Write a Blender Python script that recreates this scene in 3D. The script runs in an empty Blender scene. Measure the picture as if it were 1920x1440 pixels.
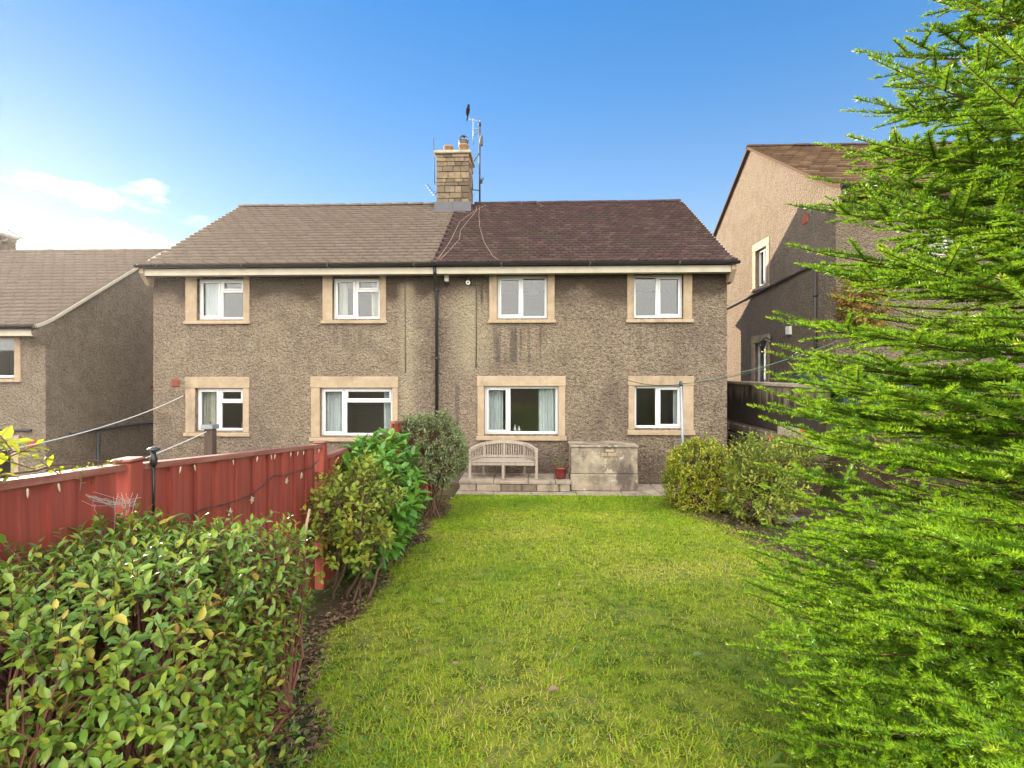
import bpy, math, random
import numpy as np
from mathutils import Matrix, Vector

random.seed(7)
rng = np.random.default_rng(11)
scene = bpy.context.scene
C = scene.collection
R_ = math.radians

# ------------------------------------------------------------------ camera, sky, sun, exposure
CAM_Z = 2.4
cam_d = bpy.data.cameras.new('camera')
cam = bpy.data.objects.new('camera', cam_d)
C.objects.link(cam)
cam.location = (0, 0, CAM_Z)
cam.rotation_euler = (R_(90), 0, R_(2.05))
cam_d.sensor_width = 36
cam_d.lens = 36 * 1000 / 1920
cam_d.shift_y = -20 / 1920
cam_d.clip_start = 0.05
cam_d.clip_end = 5000
scene.camera = cam

SUN = Vector((-2.4, 1.96, 0.80)).normalized()          # towards the sun
SUN_EL = math.asin(SUN.z)
SUN_AZ = math.atan2(SUN.x, SUN.y)

world = bpy.data.worlds.new('World')
scene.world = world
world.use_nodes = True
wn, wl = world.node_tree.nodes, world.node_tree.links
wn.clear()
def W(t, **k):
    n = wn.new(t)
    for a, b in k.items():
        setattr(n, a, b)
    return n
def wmath(op, a, b=None, clamp=False):
    n = W('ShaderNodeMath', operation=op, use_clamp=clamp)
    for i, v in enumerate((a, b)):
        if v is None: continue
        if isinstance(v, (int, float)): n.inputs[i].default_value = v
        else: wl.new(v, n.inputs[i])
    return n.outputs[0]
sky = W('ShaderNodeTexSky', sky_type='NISHITA', sun_disc=False)
sky.sun_elevation = SUN_EL
sky.sun_rotation = SUN_AZ
sky.altitude = 150; sky.air_density = 1.0; sky.dust_density = 0.0; sky.ozone_density = 2.0
gam = W('ShaderNodeGamma'); gam.inputs[1].default_value = 0.4
hsv = W('ShaderNodeHueSaturation'); hsv.inputs['Hue'].default_value = 0.518; hsv.inputs['Saturation'].default_value = 2.5; hsv.inputs['Value'].default_value = 0.66
wl.new(sky.outputs[0], gam.inputs[0]); wl.new(gam.outputs[0], hsv.inputs['Color'])
tc = W('ShaderNodeTexCoord')
sep = W('ShaderNodeSeparateXYZ'); wl.new(tc.outputs['Generated'], sep.inputs[0])
mp = W('ShaderNodeMapping'); mp.inputs['Scale'].default_value = (1, 1, 2.6); wl.new(tc.outputs['Generated'], mp.inputs[0])
nz = W('ShaderNodeTexNoise'); nz.inputs['Scale'].default_value = 3.2; nz.inputs['Detail'].default_value = 7; nz.inputs['Roughness'].default_value = .55
wl.new(mp.outputs[0], nz.inputs['Vector'])
elev = sep.outputs['Z']
# low cumulus all round the horizon, thickening into the broken cloud sheet that the upper windows mirror
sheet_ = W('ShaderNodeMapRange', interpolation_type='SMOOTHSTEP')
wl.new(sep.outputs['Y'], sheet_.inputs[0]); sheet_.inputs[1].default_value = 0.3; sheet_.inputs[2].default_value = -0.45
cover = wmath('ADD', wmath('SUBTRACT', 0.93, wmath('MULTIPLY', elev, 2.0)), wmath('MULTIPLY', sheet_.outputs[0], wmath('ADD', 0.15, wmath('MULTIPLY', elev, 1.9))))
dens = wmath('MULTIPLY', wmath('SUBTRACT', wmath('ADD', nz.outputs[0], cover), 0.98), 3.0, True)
# pale air towards the horizon, the same in every direction
hz = W('ShaderNodeMix', data_type='RGBA')
wl.new(wmath('MULTIPLY', wmath('POWER', wmath('SUBTRACT', 1.0, wmath('MAXIMUM', elev, 0.0)), 4.5), 0.75), hz.inputs[0])
wl.new(hsv.outputs[0], hz.inputs[6]); hz.inputs[7].default_value = (1.38, 1.58, 1.8, 1)
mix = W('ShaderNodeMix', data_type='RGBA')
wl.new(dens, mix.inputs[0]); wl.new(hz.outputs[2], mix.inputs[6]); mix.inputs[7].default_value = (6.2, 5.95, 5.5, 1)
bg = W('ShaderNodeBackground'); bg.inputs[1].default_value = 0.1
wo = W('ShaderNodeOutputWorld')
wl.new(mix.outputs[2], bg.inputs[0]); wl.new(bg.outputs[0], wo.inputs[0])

sun_d = bpy.data.lights.new('sun', 'SUN')
sun_d.energy = 2.0
sun_d.angle = R_(0.55)
sun_d.color = (1.0, 0.86, 0.68)
sun = bpy.data.objects.new('sun', sun_d)
C.objects.link(sun)
sun.rotation_euler = SUN.to_track_quat('Z', 'Y').to_euler()
sun.location = (-20, 16, 12)

scene.view_settings.view_transform = 'Standard'
scene.view_settings.look = 'None'
scene.view_settings.gamma = 1
scene.view_settings.exposure = 3.0
HAZE = 0.00048
scene.cycles.volume_bounces = 0
scene.cycles.max_bounces = 8
scene.cycles.transparent_max_bounces = 12
scene.cycles.use_denoising = True

# ------------------------------------------------------------------ helpers
WM = {}                                                  # world matrix of each object
def put(o, parent=None, m=None):
    m = m or Matrix.Identity(4)
    C.objects.link(o)
    if parent is not None:
        o.parent = parent
        o.matrix_parent_inverse = WM[parent.name].inverted()
    o.matrix_basis = m
    WM[o.name] = m
    return o
def tag(o, label=None, cat=None, group=None, kind=None):
    if label: o['label'] = label
    if cat: o['category'] = cat
    if group: o['group'] = group
    if kind: o['kind'] = kind
    return o
def thing(name, loc, label, cat, group=None):
    o = bpy.data.objects.new(name, None)
    o.empty_display_size = 0.2
    put(o, None, Matrix.Translation(loc))
    return tag(o, label, cat, group)

class MB:
    def __init__(s): s.v = []; s.f = []; s.smooth = set()
    def add(s, vs, fs, smooth=False):
        b = len(s.v); s.v += [tuple(v) for v in vs]
        for f in fs:
            if smooth: s.smooth.add(len(s.f))
            s.f.append(tuple(b + i for i in f))
        return s
    def box(s, a, b, m=None):
        x0, y0, z0 = a; x1, y1, z1 = b
        vs = [(x0,y0,z0),(x1,y0,z0),(x1,y1,z0),(x0,y1,z0),(x0,y0,z1),(x1,y0,z1),(x1,y1,z1),(x0,y1,z1)]
        if m is not None: vs = [tuple(m @ Vector(v)) for v in vs]
        return s.add(vs, [(0,3,2,1),(4,5,6,7),(0,1,5,4),(1,2,6,5),(2,3,7,6),(3,0,4,7)])
    def bbox(s, a, b, c=0.006, m=None):
        # box with chamfered vertical and horizontal edges
        x0, y0, z0 = a; x1, y1, z1 = b
        vs = []
        for z, i in ((z0, c), (z0 + c, 0), (z1 - c, 0), (z1, c)):
            q = c
            xa, xb, ya, yb = x0 + i, x1 - i, y0 + i, y1 - i
            vs += [(xa+q,ya,z),(xb-q,ya,z),(xb,ya+q,z),(xb,yb-q,z),(xb-q,yb,z),(xa+q,yb,z),(xa,yb-q,z),(xa,ya+q,z)]
        if m is not None: vs = [tuple(m @ Vector(v)) for v in vs]
        fs = [tuple(range(7, -1, -1)), tuple(range(24, 32))]
        for k in range(3):
            for i in range(8):
                j = (i + 1) % 8
                fs.append((k*8+i, k*8+j, k*8+8+j, k*8+8+i))
        return s.add(vs, fs)
    def tube(s, pts, r, n=8, cap=True, smooth=True):
        pts = [Vector(p) for p in pts]
        rs = r if isinstance(r, (list, tuple)) else [r] * len(pts)
        vs = []; up0 = None
        for i, p in enumerate(pts):
            t = (pts[min(i+1, len(pts)-1)] - pts[max(i-1, 0)]).normalized()
            if up0 is None:
                up0 = t.orthogonal().normalized()
            a = (up0 - t * up0.dot(t)).normalized(); up0 = a
            b = t.cross(a)
            for k in range(n):
                an = 2 * math.pi * k / n
                vs.append(p + (a * math.cos(an) + b * math.sin(an)) * rs[i])
        fs = []
        for i in range(len(pts) - 1):
            for k in range(n):
                k2 = (k + 1) % n
                fs.append((i*n+k, i*n+k2, (i+1)*n+k2, (i+1)*n+k))
        s.add(vs, fs, smooth)
        if cap:
            m = len(pts)
            b = len(s.v) - len(vs)
            s.f.append(tuple(b + k for k in range(n-1, -1, -1)))
            s.f.append(tuple(b + (m-1)*n + k for k in range(n)))
        return s
    def lathe(s, prof, c, n=16, smooth=True):
        vs = []; fs = []
        for r, z in prof:
            for k in range(n):
                a = 2*math.pi*k/n
                vs.append((c[0] + r*math.cos(a), c[1] + r*math.sin(a), c[2] + z))
        for i in range(len(prof)-1):
            for k in range(n):
                k2 = (k+1) % n
                fs.append((i*n+k, i*n+k2, (i+1)*n+k2, (i+1)*n+k))
        fs2 = [tuple(range(n-1, -1, -1)), tuple((len(prof)-1)*n + k for k in range(n))]
        s.add(vs, fs, smooth); b = len(s.v) - len(vs)
        for f in fs2: s.f.append(tuple(b + i for i in f))
        return s
    def extrude(s, poly, d):
        # closed polygon (list of 3D points) extruded by the vector d
        n = len(poly); d = Vector(d)
        vs = [Vector(p) for p in poly] + [Vector(p) + d for p in poly]
        fs = [tuple(range(n-1, -1, -1)), tuple(range(n, 2*n))]
        for i in range(n):
            j = (i+1) % n
            fs.append((i, j, n+j, n+i))
        return s.add(vs, fs)
    def mesh(s, name):
        me = bpy.data.meshes.new(name)
        me.from_pydata(s.v, [], s.f)
        if s.smooth:
            fl = np.zeros(len(me.polygons), bool); fl[list(s.smooth)] = True
            me.polygons.foreach_set('use_smooth', fl)
        me.update()
        return me
    def build(s, name, mat, parent=None, m=None, label=None):
        me = s.mesh(name)
        me.materials.append(mat)
        o = put(bpy.data.objects.new(name, me), parent, m)
        if label: o['label'] = label
        return o

def np_mesh(name, V, T, tint=None, smooth=False):
    # triangles only, optional per-face float attribute 'tint'
    me = bpy.data.meshes.new(name)
    nv, nt = len(V), len(T)
    me.vertices.add(nv); me.loops.add(nt * 3); me.polygons.add(nt)
    me.vertices.foreach_set('co', np.ascontiguousarray(V, np.float32).ravel())
    me.loops.foreach_set('vertex_index', np.ascontiguousarray(T, np.int32).ravel())
    me.polygons.foreach_set('loop_start', np.arange(0, nt * 3, 3, dtype=np.int32))
    if smooth: me.polygons.foreach_set('use_smooth', np.ones(nt, bool))
    if tint is not None:
        a = me.attributes.new('tint', 'FLOAT', 'FACE')
        a.data.foreach_set('value', np.ascontiguousarray(tint, np.float32))
    me.update(calc_edges=True)
    return me
def unit(a):
    return a / np.maximum(np.linalg.norm(a, axis=-1, keepdims=True), 1e-9)
def scatter(tv, tf, P, X, Y, Z, S, tint):
    # template (verts tv, tris tf) copied to frames X,Y,Z at P with scale S
    tv = np.asarray(tv, float); tf = np.asarray(tf, int)
    S = np.asarray(S, float)
    if S.ndim == 1: S = np.repeat(S[:, None], 3, 1)
    L = tv[None] * S[:, None, :]
    V = P[:, None, :] + L[..., 0:1]*X[:, None] + L[..., 1:2]*Y[:, None] + L[..., 2:3]*Z[:, None]
    n = len(tv)
    T = tf[None] + (np.arange(len(P)) * n)[:, None, None]
    return V.reshape(-1, 3), T.reshape(-1, 3), np.repeat(tint, len(tf))
def join(parts):
    Vs, Ts, Cs, b = [], [], [], 0
    for V, T, c in parts:
        Vs.append(V); Ts.append(T + b); Cs.append(c); b += len(V)
    return np.concatenate(Vs), np.concatenate(Ts), np.concatenate(Cs)

# ------------------------------------------------------------------ materials
class N:
    def __init__(s, name, rough=0.8, spec=0.3):
        s.m = bpy.data.materials.new(name); s.m.use_nodes = True
        s.t = s.m.node_tree; s.n = s.t.nodes; s.l = s.t.links
        s.b = s.n['Principled BSDF']; s.out = s.n['Material Output']
        s.b.inputs['Roughness'].default_value = rough
        s.b.inputs['Specular IOR Level'].default_value = spec
    def new(s, t, **k):
        n = s.n.new(t)
        for a, b in k.items(): setattr(n, a, b)
        return n
    def put(s, sock, v):
        if isinstance(v, (int, float)): sock.default_value = v
        elif isinstance(v, tuple): sock.default_value = v if len(v) == len(sock.default_value) else (*v, 1)
        else: s.l.new(v, sock)
    def pos(s, scale=(1,1,1), obj=False):
        src = s.new('ShaderNodeTexCoord').outputs['Object'] if obj else s.new('ShaderNodeNewGeometry').outputs['Position']
        mp = s.new('ShaderNodeMapping'); mp.inputs['Scale'].default_value = scale
        s.l.new(src, mp.inputs[0]); return mp.outputs[0]
    def noise(s, sc, detail=4, rough=.55, vec=None, scale=(1,1,1)):
        n = s.new('ShaderNodeTexNoise'); n.inputs['Scale'].default_value = sc
        n.inputs['Detail'].default_value = detail; n.inputs['Roughness'].default_value = rough
        s.l.new(vec or s.pos(scale), n.inputs['Vector']); return n.outputs[0]
    def voro(s, sc, vec=None, feat='F1', out=0):
        n = s.new('ShaderNodeTexVoronoi', feature=feat); n.inputs['Scale'].default_value = sc
        s.l.new(vec or s.pos(), n.inputs['Vector']); return n.outputs[out]
    def math(s, op, a, b=None, clamp=False):
        n = s.new('ShaderNodeMath', operation=op, use_clamp=clamp)
        s.put(n.inputs[0], a)
        if b is not None: s.put(n.inputs[1], b)
        return n.outputs[0]
    def ramp(s, v, a, b):
        n = s.new('ShaderNodeMapRange'); n.interpolation_type = 'SMOOTHSTEP'
        s.put(n.inputs[0], v); n.inputs[1].default_value = a; n.inputs[2].default_value = b
        return n.outputs[0]
    def mix(s, f, a, b, bt='MIX'):
        n = s.new('ShaderNodeMix', data_type='RGBA', blend_type=bt)
        s.put(n.inputs[0], f); s.put(n.inputs[6], a); s.put(n.inputs[7], b)
        return n.outputs[2]
    def xyz(s):
        n = s.new('ShaderNodeSeparateXYZ'); s.l.new(s.new('ShaderNodeNewGeometry').outputs['Position'], n.inputs[0])
        return n.outputs
    def attr(s, name='tint'):
        return s.new('ShaderNodeAttribute', attribute_name=name).outputs['Fac']
    def rnd(s):
        return s.new('ShaderNodeObjectInfo').outputs['Random']
    def color(s, c): s.put(s.b.inputs['Base Color'], c); return s
    def bump(s, h, strength=.4, dist=.02):
        n = s.new('ShaderNodeBump'); n.inputs['Strength'].default_value = strength; n.inputs['Distance'].default_value = dist
        s.l.new(h, n.inputs['Height']); s.l.new(n.outputs[0], s.b.inputs['Normal']); return s

def window_mask(k, x, z, x0, x1, z0, z1, soft=.12):
    # a soft box in wall coordinates, broken by noise before use
    a = k.ramp(x, x0 - soft, x0 + soft); b = k.ramp(x, x1 + soft, x1 - soft)
    c = k.ramp(z, z0 - soft, z0 + soft); d = k.ramp(z, z1 + soft, z1 - soft)
    return k.math('MULTIPLY', k.math('MULTIPLY', a, b), k.math('MULTIPLY', c, d))

def mat_pebble(name, base=(.48,.39,.28), dark=(.35,.275,.2), stains=True):
    k = N(name, .95, .1)
    big = k.noise(.7, 5, .6)
    med = k.noise(3.2, 6, .6)
    fine = k.noise(42, 3, .6)
    col = k.mix(k.ramp(med, .32, .68), dark, base)
    col = k.mix(k.math('MULTIPLY', k.ramp(big, .42, .62), .6), col, (.33,.25,.205))
    grain = k.voro(26)
    warp = k.noise(15, 5, .7, scale=(1,1,1.35))
    col = k.mix(k.math('MULTIPLY', k.ramp(grain, .25, .75), .45), col, (.14,.1,.07))
    col = k.mix(k.math('MULTIPLY', k.ramp(warp, .49, .68), .55 if stains else .25), col, (.1,.075,.052))
    col = k.mix(k.math('MULTIPLY', k.ramp(warp, .5, .32), .5 if stains else .25), col, (.46,.39,.29))
    col = k.mix(k.math('MULTIPLY', k.ramp(fine, .55, .72), .3), col, (.44,.37,.28))
    col = k.mix(k.math('MULTIPLY', k.ramp(k.noise(.9, 6, .65, scale=(1,1,.7)), .5, .7), .4 if stains else .2), col, (.12,.095,.072))
    if stains:
        x, y, z = k.xyz()
        streak = k.noise(1.0, 5, .6, scale=(7, 7, .35))
        blot = k.noise(1.6, 5, .6)
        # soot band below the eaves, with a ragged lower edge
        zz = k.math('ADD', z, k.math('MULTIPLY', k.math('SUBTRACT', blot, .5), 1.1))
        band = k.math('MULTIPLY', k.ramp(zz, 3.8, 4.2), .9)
        # paler washed runs beside the downpipe
        w1 = k.math('MAXIMUM', window_mask(k, x, z, -2.85, -2.6, 1.4, 4.35, .14), window_mask(k, x, z, -1.6, -1.0, 2.5, 4.2, .3))
        w1 = k.math('MULTIPLY', w1, k.ramp(streak, .25, .5))
        band = k.math('MULTIPLY', band, k.math('SUBTRACT', 1, w1))
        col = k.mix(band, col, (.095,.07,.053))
        # rougher, more deeply pitted roughcast towards the right and beside the downpipe
        rough = k.math('MAXIMUM', k.ramp(k.math('ADD', x, k.math('MULTIPLY', k.math('SUBTRACT', blot, .5), 2.5)), .2, .9), window_mask(k, x, z, -2.4, -1.75, 1.0, 3.7, .1))
        pits = k.math('MULTIPLY', k.ramp(k.noise(10, 6, .75, scale=(1,1,1.3)), .5, .62), k.math('ADD', k.math('MULTIPLY', rough, .5), .15))
        col = k.mix(pits, col, (.1,.075,.055))
        col = k.mix(k.math('MULTIPLY', w1, .75), col, (.46,.39,.265))
        # runs below the sills
        runs = window_mask(k, x, z, -.85, .45, 2.6, 3.4, .12)
        for a in ((-7.6,-6.3,2.8,3.4),(-4.5,-3.25,2.9,3.4),(2.1,3.4,2.9,3.4),(-1.9,.7,.2,.85),(2.2,3.45,.2,.95)):
            runs = k.math('MAXIMUM', runs, k.math('MULTIPLY', window_mask(k, x, z, *a, .12), .4))
        runs = k.math('MULTIPLY', runs, k.ramp(streak, .46, .62))
        col = k.mix(k.math('MULTIPLY', runs, .7), col, (.1,.085,.075))
        # damp foot of the wall
        foot = k.math('MULTIPLY', k.ramp(k.math('ADD', z, k.math('MULTIPLY', blot, .8)), 1.35, .55), .55)
        col = k.mix(foot, col, (.145,.108,.093))
        # vertical dark scar to the right of the downpipe
        scar = k.math('MULTIPLY', window_mask(k, x, z, -1.66, -1.57, 1.2, 2.16, .03), .6)
        col = k.mix(scar, col, (.11,.09,.083))
    k.color(col)
    h = k.math('ADD', k.math('MULTIPLY', k.noise(12, 5, .7), 2.2), k.math('MULTIPLY', grain, -.8))
    h = k.math('ADD', h, k.math('MULTIPLY', fine, .6))
    k.bump(h, 1.0, .07)
    return k.m

def mat_stone(name, a=(.4,.31,.205), b=(.31,.235,.155), grime=.25, sc=6, mixed=False):
    k = N(name, .85, .2)
    c = k.mix(k.ramp(k.noise(sc, 5, .6), .3, .7), b, a)
    c = k.mix(k.math('MULTIPLY', k.rnd(), .25), c, (.48,.37,.29))
    if mixed: c = k.mix(k.math('MULTIPLY', k.ramp(k.rnd(), .2, .9), .8), c, (.07,.05,.035))
    c = k.mix(k.math('MULTIPLY', k.ramp(k.noise(2.2, 6, .75, scale=(1,1,.4)), .5, .68), grime), c, (.12,.1,.08))
    k.color(c).bump(k.noise(60, 4), .3, .01)
    return k.m

def mat_plain(name, c, rough=.5, spec=.4, var=.12, sc=14, bump=0, metal=0, c2=None):
    k = N(name, rough, spec)
    d = c2 or tuple(max(0, x * .6) for x in c)
    k.color(k.mix(k.math('MULTIPLY', k.ramp(k.noise(sc, 4), .35, .75), var * 3 if c2 is None else 1), c, d))
    k.b.inputs['Metallic'].default_value = metal
    if bump: k.bump(k.noise(sc * 4, 4), bump, .01)
    return k.m

def mat_leaf(name, cols, trans=.35, rough=.42, spec=.45, tr_col=None, lift=0):
    # cols: list of (position, colour) along the per-leaf tint
    k = N(name, rough, spec)
    cr = k.new('ShaderNodeValToRGB')
    while len(cr.color_ramp.elements) < len(cols): cr.color_ramp.elements.new(.5)
    for e, (p, c) in zip(cr.color_ramp.elements, cols): e.position = p; e.color = (*c, 1)
    k.l.new(k.attr(), cr.inputs[0])
    c = k.mix(k.math('MULTIPLY', k.ramp(k.noise(25, 3), .4, .7), .25), cr.outputs[0], (.02,.035,.008))
    k.color(c)
    nv = None
    if lift:                                            # matted growth: soften the blade normals towards the sward's own normal
        va = k.new('ShaderNodeVectorMath', operation='MULTIPLY_ADD')
        k.l.new(k.new('ShaderNodeNewGeometry').outputs['Normal'], va.inputs[0]); va.inputs[1].default_value = (1-lift,)*3; va.inputs[2].default_value = (0, 0, lift)
        vn = k.new('ShaderNodeVectorMath', operation='NORMALIZE'); k.l.new(va.outputs[0], vn.inputs[0]); nv = vn.outputs[0]
        k.l.new(nv, k.b.inputs['Normal'])
    if trans:
        t = k.new('ShaderNodeBsdfTranslucent')
        k.l.new(k.mix(.7, c, tr_col or (.16,.26,.02)), t.inputs[0])
        ms = k.new('ShaderNodeMixShader'); ms.inputs[0].default_value = trans
        k.l.new(k.b.outputs[0], ms.inputs[1]); k.l.new(t.outputs[0], ms.inputs[2]); k.l.new(ms.outputs[0], k.out.inputs[0])
    return k.m

def mat_glass(name, f0=.065, tint=(.86,.9,.9)):
    k = N(name)
    g = k.new('ShaderNodeNewGeometry')
    d = k.new('ShaderNodeVectorMath', operation='DOT_PRODUCT')
    k.l.new(g.outputs['Normal'], d.inputs[0]); k.l.new(g.outputs['Incoming'], d.inputs[1])
    c = k.math('ABSOLUTE', d.outputs['Value'])
    f = k.math('ADD', k.math('MULTIPLY', k.math('POWER', k.math('SUBTRACT', 1, c), 5), 1 - f0), f0, True)
    tr = k.new('ShaderNodeBsdfTransparent'); tr.inputs[0].default_value = (*tint, 1)
    gl = k.new('ShaderNodeBsdfGlossy'); gl.inputs['Roughness'].default_value = .015
    bp = k.new('ShaderNodeBump'); bp.inputs['Strength'].default_value = .02; bp.inputs['Distance'].default_value = .02
    k.l.new(k.noise(2.5, 2), bp.inputs['Height']); k.l.new(bp.outputs[0], gl.inputs['Normal'])
    ms = k.new('ShaderNodeMixShader'); k.l.new(f, ms.inputs[0])
    k.l.new(tr.outputs[0], ms.inputs[1]); k.l.new(gl.outputs[0], ms.inputs[2]); k.l.new(ms.outputs[0], k.out.inputs[0])
    return k.m

def mat_tile(name, cols, moss=None, lich=.0):
    k = N(name, .9, .15)
    cr = k.new('ShaderNodeValToRGB')
    while len(cr.color_ramp.elements) < len(cols): cr.color_ramp.elements.new(.5)
    for e, (p, c) in zip(cr.color_ramp.elements, cols): e.position = p; e.color = (*c, 1)
    k.l.new(k.attr(), cr.inputs[0])
    c = k.mix(k.math('MULTIPLY', k.ramp(k.noise(18, 4), .4, .7), .2), cr.outputs[0], tuple(x*.45 for x in cols[0][1]))
    if moss:
        c = k.mix(k.math('MULTIPLY', k.ramp(k.noise(1.1, 6, .65), .48, .66), .65), c, moss)
        c = k.mix(k.math('MULTIPLY', k.ramp(k.noise(7, 5, .7), .58, .72), .8), c, (.05,.05,.022))
    if lich: c = k.mix(k.math('MULTIPLY', k.ramp(k.noise(11, 5, .7), .62, .7), lich), c, (.5,.46,.4))
    k.color(c).bump(k.noise(50, 4), .3, .01)
    return k.m

def mat_wood(name, a, b, axis=2, rough=.75, grime=(.1,.08,.06), gr=.3):
    k = N(name, rough, .25)
    s = [26, 26, 26]; s[axis] = 1.6
    g = k.noise(1.0, 6, .6, scale=tuple(s))
    c = k.mix(k.ramp(g, .3, .7), a, b)
    c = k.mix(k.math('MULTIPLY', k.rnd(), .3), c, tuple(x*.72 for x in a))
    c = k.mix(k.math('MULTIPLY', k.ramp(k.noise(2.0, 5, .7, scale=(2,2,.6)), .52, .75), gr), c, grime)
    k.color(c).bump(g, .25, .01)
    return k.m

M = {}
M['pebble'] = mat_pebble('pebbledash')
M['pebble_side'] = mat_pebble('pebbledash_plain', (.33,.27,.195), (.26,.21,.152), False)  # darker copy without stains, toned down for the sun on the right gable
M['pebble_left'] = mat_pebble('pebbledash_shade_lifted', (.42,.345,.26), (.31,.25,.185), False)  # paler copy of the pebbledash, lightened because the left house stands in shade
M['surround'] = mat_stone('sandstone_surround', grime=.45)
M['upvc'] = mat_plain('white_upvc', (.68,.68,.68), .35, .5, .03)
M['cream'] = mat_plain('cream_paint', (.528,.480,.376), .6, .3, .12, 5)
M['glass'] = mat_glass('window_glass')
M['black'] = mat_plain('black_plastic', (.016,.015,.017), .4, .5, .1)
M['tile_tan'] = mat_tile('tan_roof_tile', [(0,(.15,.118,.093)),(.6,(.16,.126,.1)),(1,(.175,.138,.11))], lich=.12)
M['tile_dark'] = mat_tile('plum_roof_tile', [(0,(.062,.038,.037)),(.5,(.078,.047,.045)),(.85,(.09,.054,.051)),(1,(.11,.072,.062))], (.06,.05,.036), .12)
M['tile_brown'] = mat_tile('brown_roof_tile', [(0,(.084,.052,.032)),(.6,(.140,.087,.049)),(1,(.189,.126,.077))])
M['lead'] = mat_plain('lead_flashing', (.1,.1,.115), .6, .4, .15)
M['chimney_stone'] = mat_stone('chimney_stone', (.27,.2,.118), (.17,.125,.075), .95, 7, True)
M['mortar'] = mat_plain('mortar', (.168,.133,.091), .95, .1, .2, 20)
M['terracotta'] = mat_plain('terracotta', (.294,.175,.091), .8, .2, .2)
M['concrete'] = mat_stone('weathered_concrete', (.461,.402,.304), (.294,.255,.196), .6, 3)
M['slab'] = mat_stone('paving_slab', (.4,.34,.27), (.27,.22,.17), .85, 4)
M['render'] = None
M['interior'] = mat_plain('interior_plaster', (.5,.44,.38), .9, .1, .1)
M['curtain'] = mat_plain('pale_curtain', (.72,.72,.72), .9, .1, .1, 5)
M['curtain_cream'] = mat_plain('cream_curtain', (.66,.6,.5), .9, .1, .1, 5)
M['brick_red'] = mat_plain('red_brick', (.3,.075,.045), .85, .2, .15)
M['metal'] = mat_plain('galvanised_metal', (.32,.34,.36), .5, .5, .15, 10, metal=.6)
M['dark_metal'] = mat_plain('dark_metal', (.04,.045,.05), .5, .5, .15)
M['stone_cable'] = mat_plain('old_cable', (.3,.22,.18), .7, .2, .1)
M['rope'] = mat_plain('white_line', (.7,.68,.62), .7, .2, .05)
M['green_line'] = mat_plain('green_line', (.12,.2,.13), .6, .3, .05)
M['bench'] = mat_wood('weathered_teak', (.42,.36,.3), (.3,.25,.205), 2, .8, (.2,.16,.13), .35)
M['fence'] = mat_wood('red_stained_wood', (.37,.08,.055), (.23,.045,.034), 2, .65, (.15,.09,.06), .55)
M['fence_cap'] = mat_wood('worn_red_wood_sheen', (.336,.160,.128), (.240,.060,.044), 1, .5, (.400,.288,.256), .6)  # weathered wood, paled further to put the sky sheen into the colour
M['old_wood'] = mat_wood('dark_old_wood', (.12,.085,.065), (.07,.05,.04), 2, .85)
M['pot'] = mat_plain('red_glazed_pot', (.2,.03,.028), .3, .5, .15)
M['bark'] = mat_plain('bark', (.13,.085,.055), .9, .15, .25, 20, .6)
M['twig'] = mat_plain('twig', (.15,.09,.06), .85, .2, .2, 30)
M['red_twig'] = mat_plain('red_twig', (.19,.085,.06), .85, .2, .2, 30)
M['fir_twig'] = mat_plain('fir_twig', (.13,.09,.035), .85, .2, .2, 30)
M['shed'] = mat_plain('dark_green_paint', (.018,.045,.03), .5, .4, .15, 6)
M['orange_shade'] = mat_plain('orange_lampshade', (.75,.36,.06), .7, .2, .05)
M['pipe'] = mat_plain('brown_pipe', (.06,.045,.04), .5, .4, .15)
M['white_plastic'] = mat_plain('white_plastic', (.75,.73,.68), .45, .4, .05)

# ------------------------------------------------------------------ ground
def gz(x, y):
    # height of the terrain: garden falling to the house, hill falling to the left
    x = np.asarray(x, float); y = np.asarray(y, float)
    z = np.where(y < 10.5, .85 - .081 * y, 0.0)
    z = np.where(y < -2, 1.0 - .05 * (y + 2), z)
    left = np.clip((-2.1 - x) / 8.5, 0, 1.6)
    z = z - 1.45 * left * left * (3 - 2 * np.minimum(left, 1)) / np.maximum(1, left)
    st = np.clip((x - 5.22) / .15, 0, 1) * np.clip((y - 4.5) / 5.0, 0, 1)
    z = z + 1.75 * st
    z = z + np.clip((x - 3.6) / 3, 0, 1) * .25 * (y < 9)
    z = z - np.clip((y - 22) / 40, 0, 1) * 6
    return z
def sheet(name, xs, ys, mat, dz=0.0, mask=None):
    X, Y = np.meshgrid(xs, ys)
    Z = gz(X, Y) + dz
    V = np.stack([X, Y, Z], -1).reshape(-1, 3)
    nx, ny = len(xs), len(ys)
    i, j = np.meshgrid(np.arange(nx - 1), np.arange(ny - 1))
    a = (j * nx + i).ravel()
    if mask is not None:
        cx = (X[:-1, :-1] + X[1:, 1:]).ravel() / 2; cy = (Y[:-1, :-1] + Y[1:, 1:]).ravel() / 2
        a = a[mask(cx, cy)]
    T = np.concatenate([np.stack([a, a + 1, a + nx + 1], -1), np.stack([a, a + nx + 1, a + nx], -1)])
    me = np_mesh(name, V, T, smooth=True)
    me.materials.append(mat)
    return put(bpy.data.objects.new(name, me))

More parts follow.
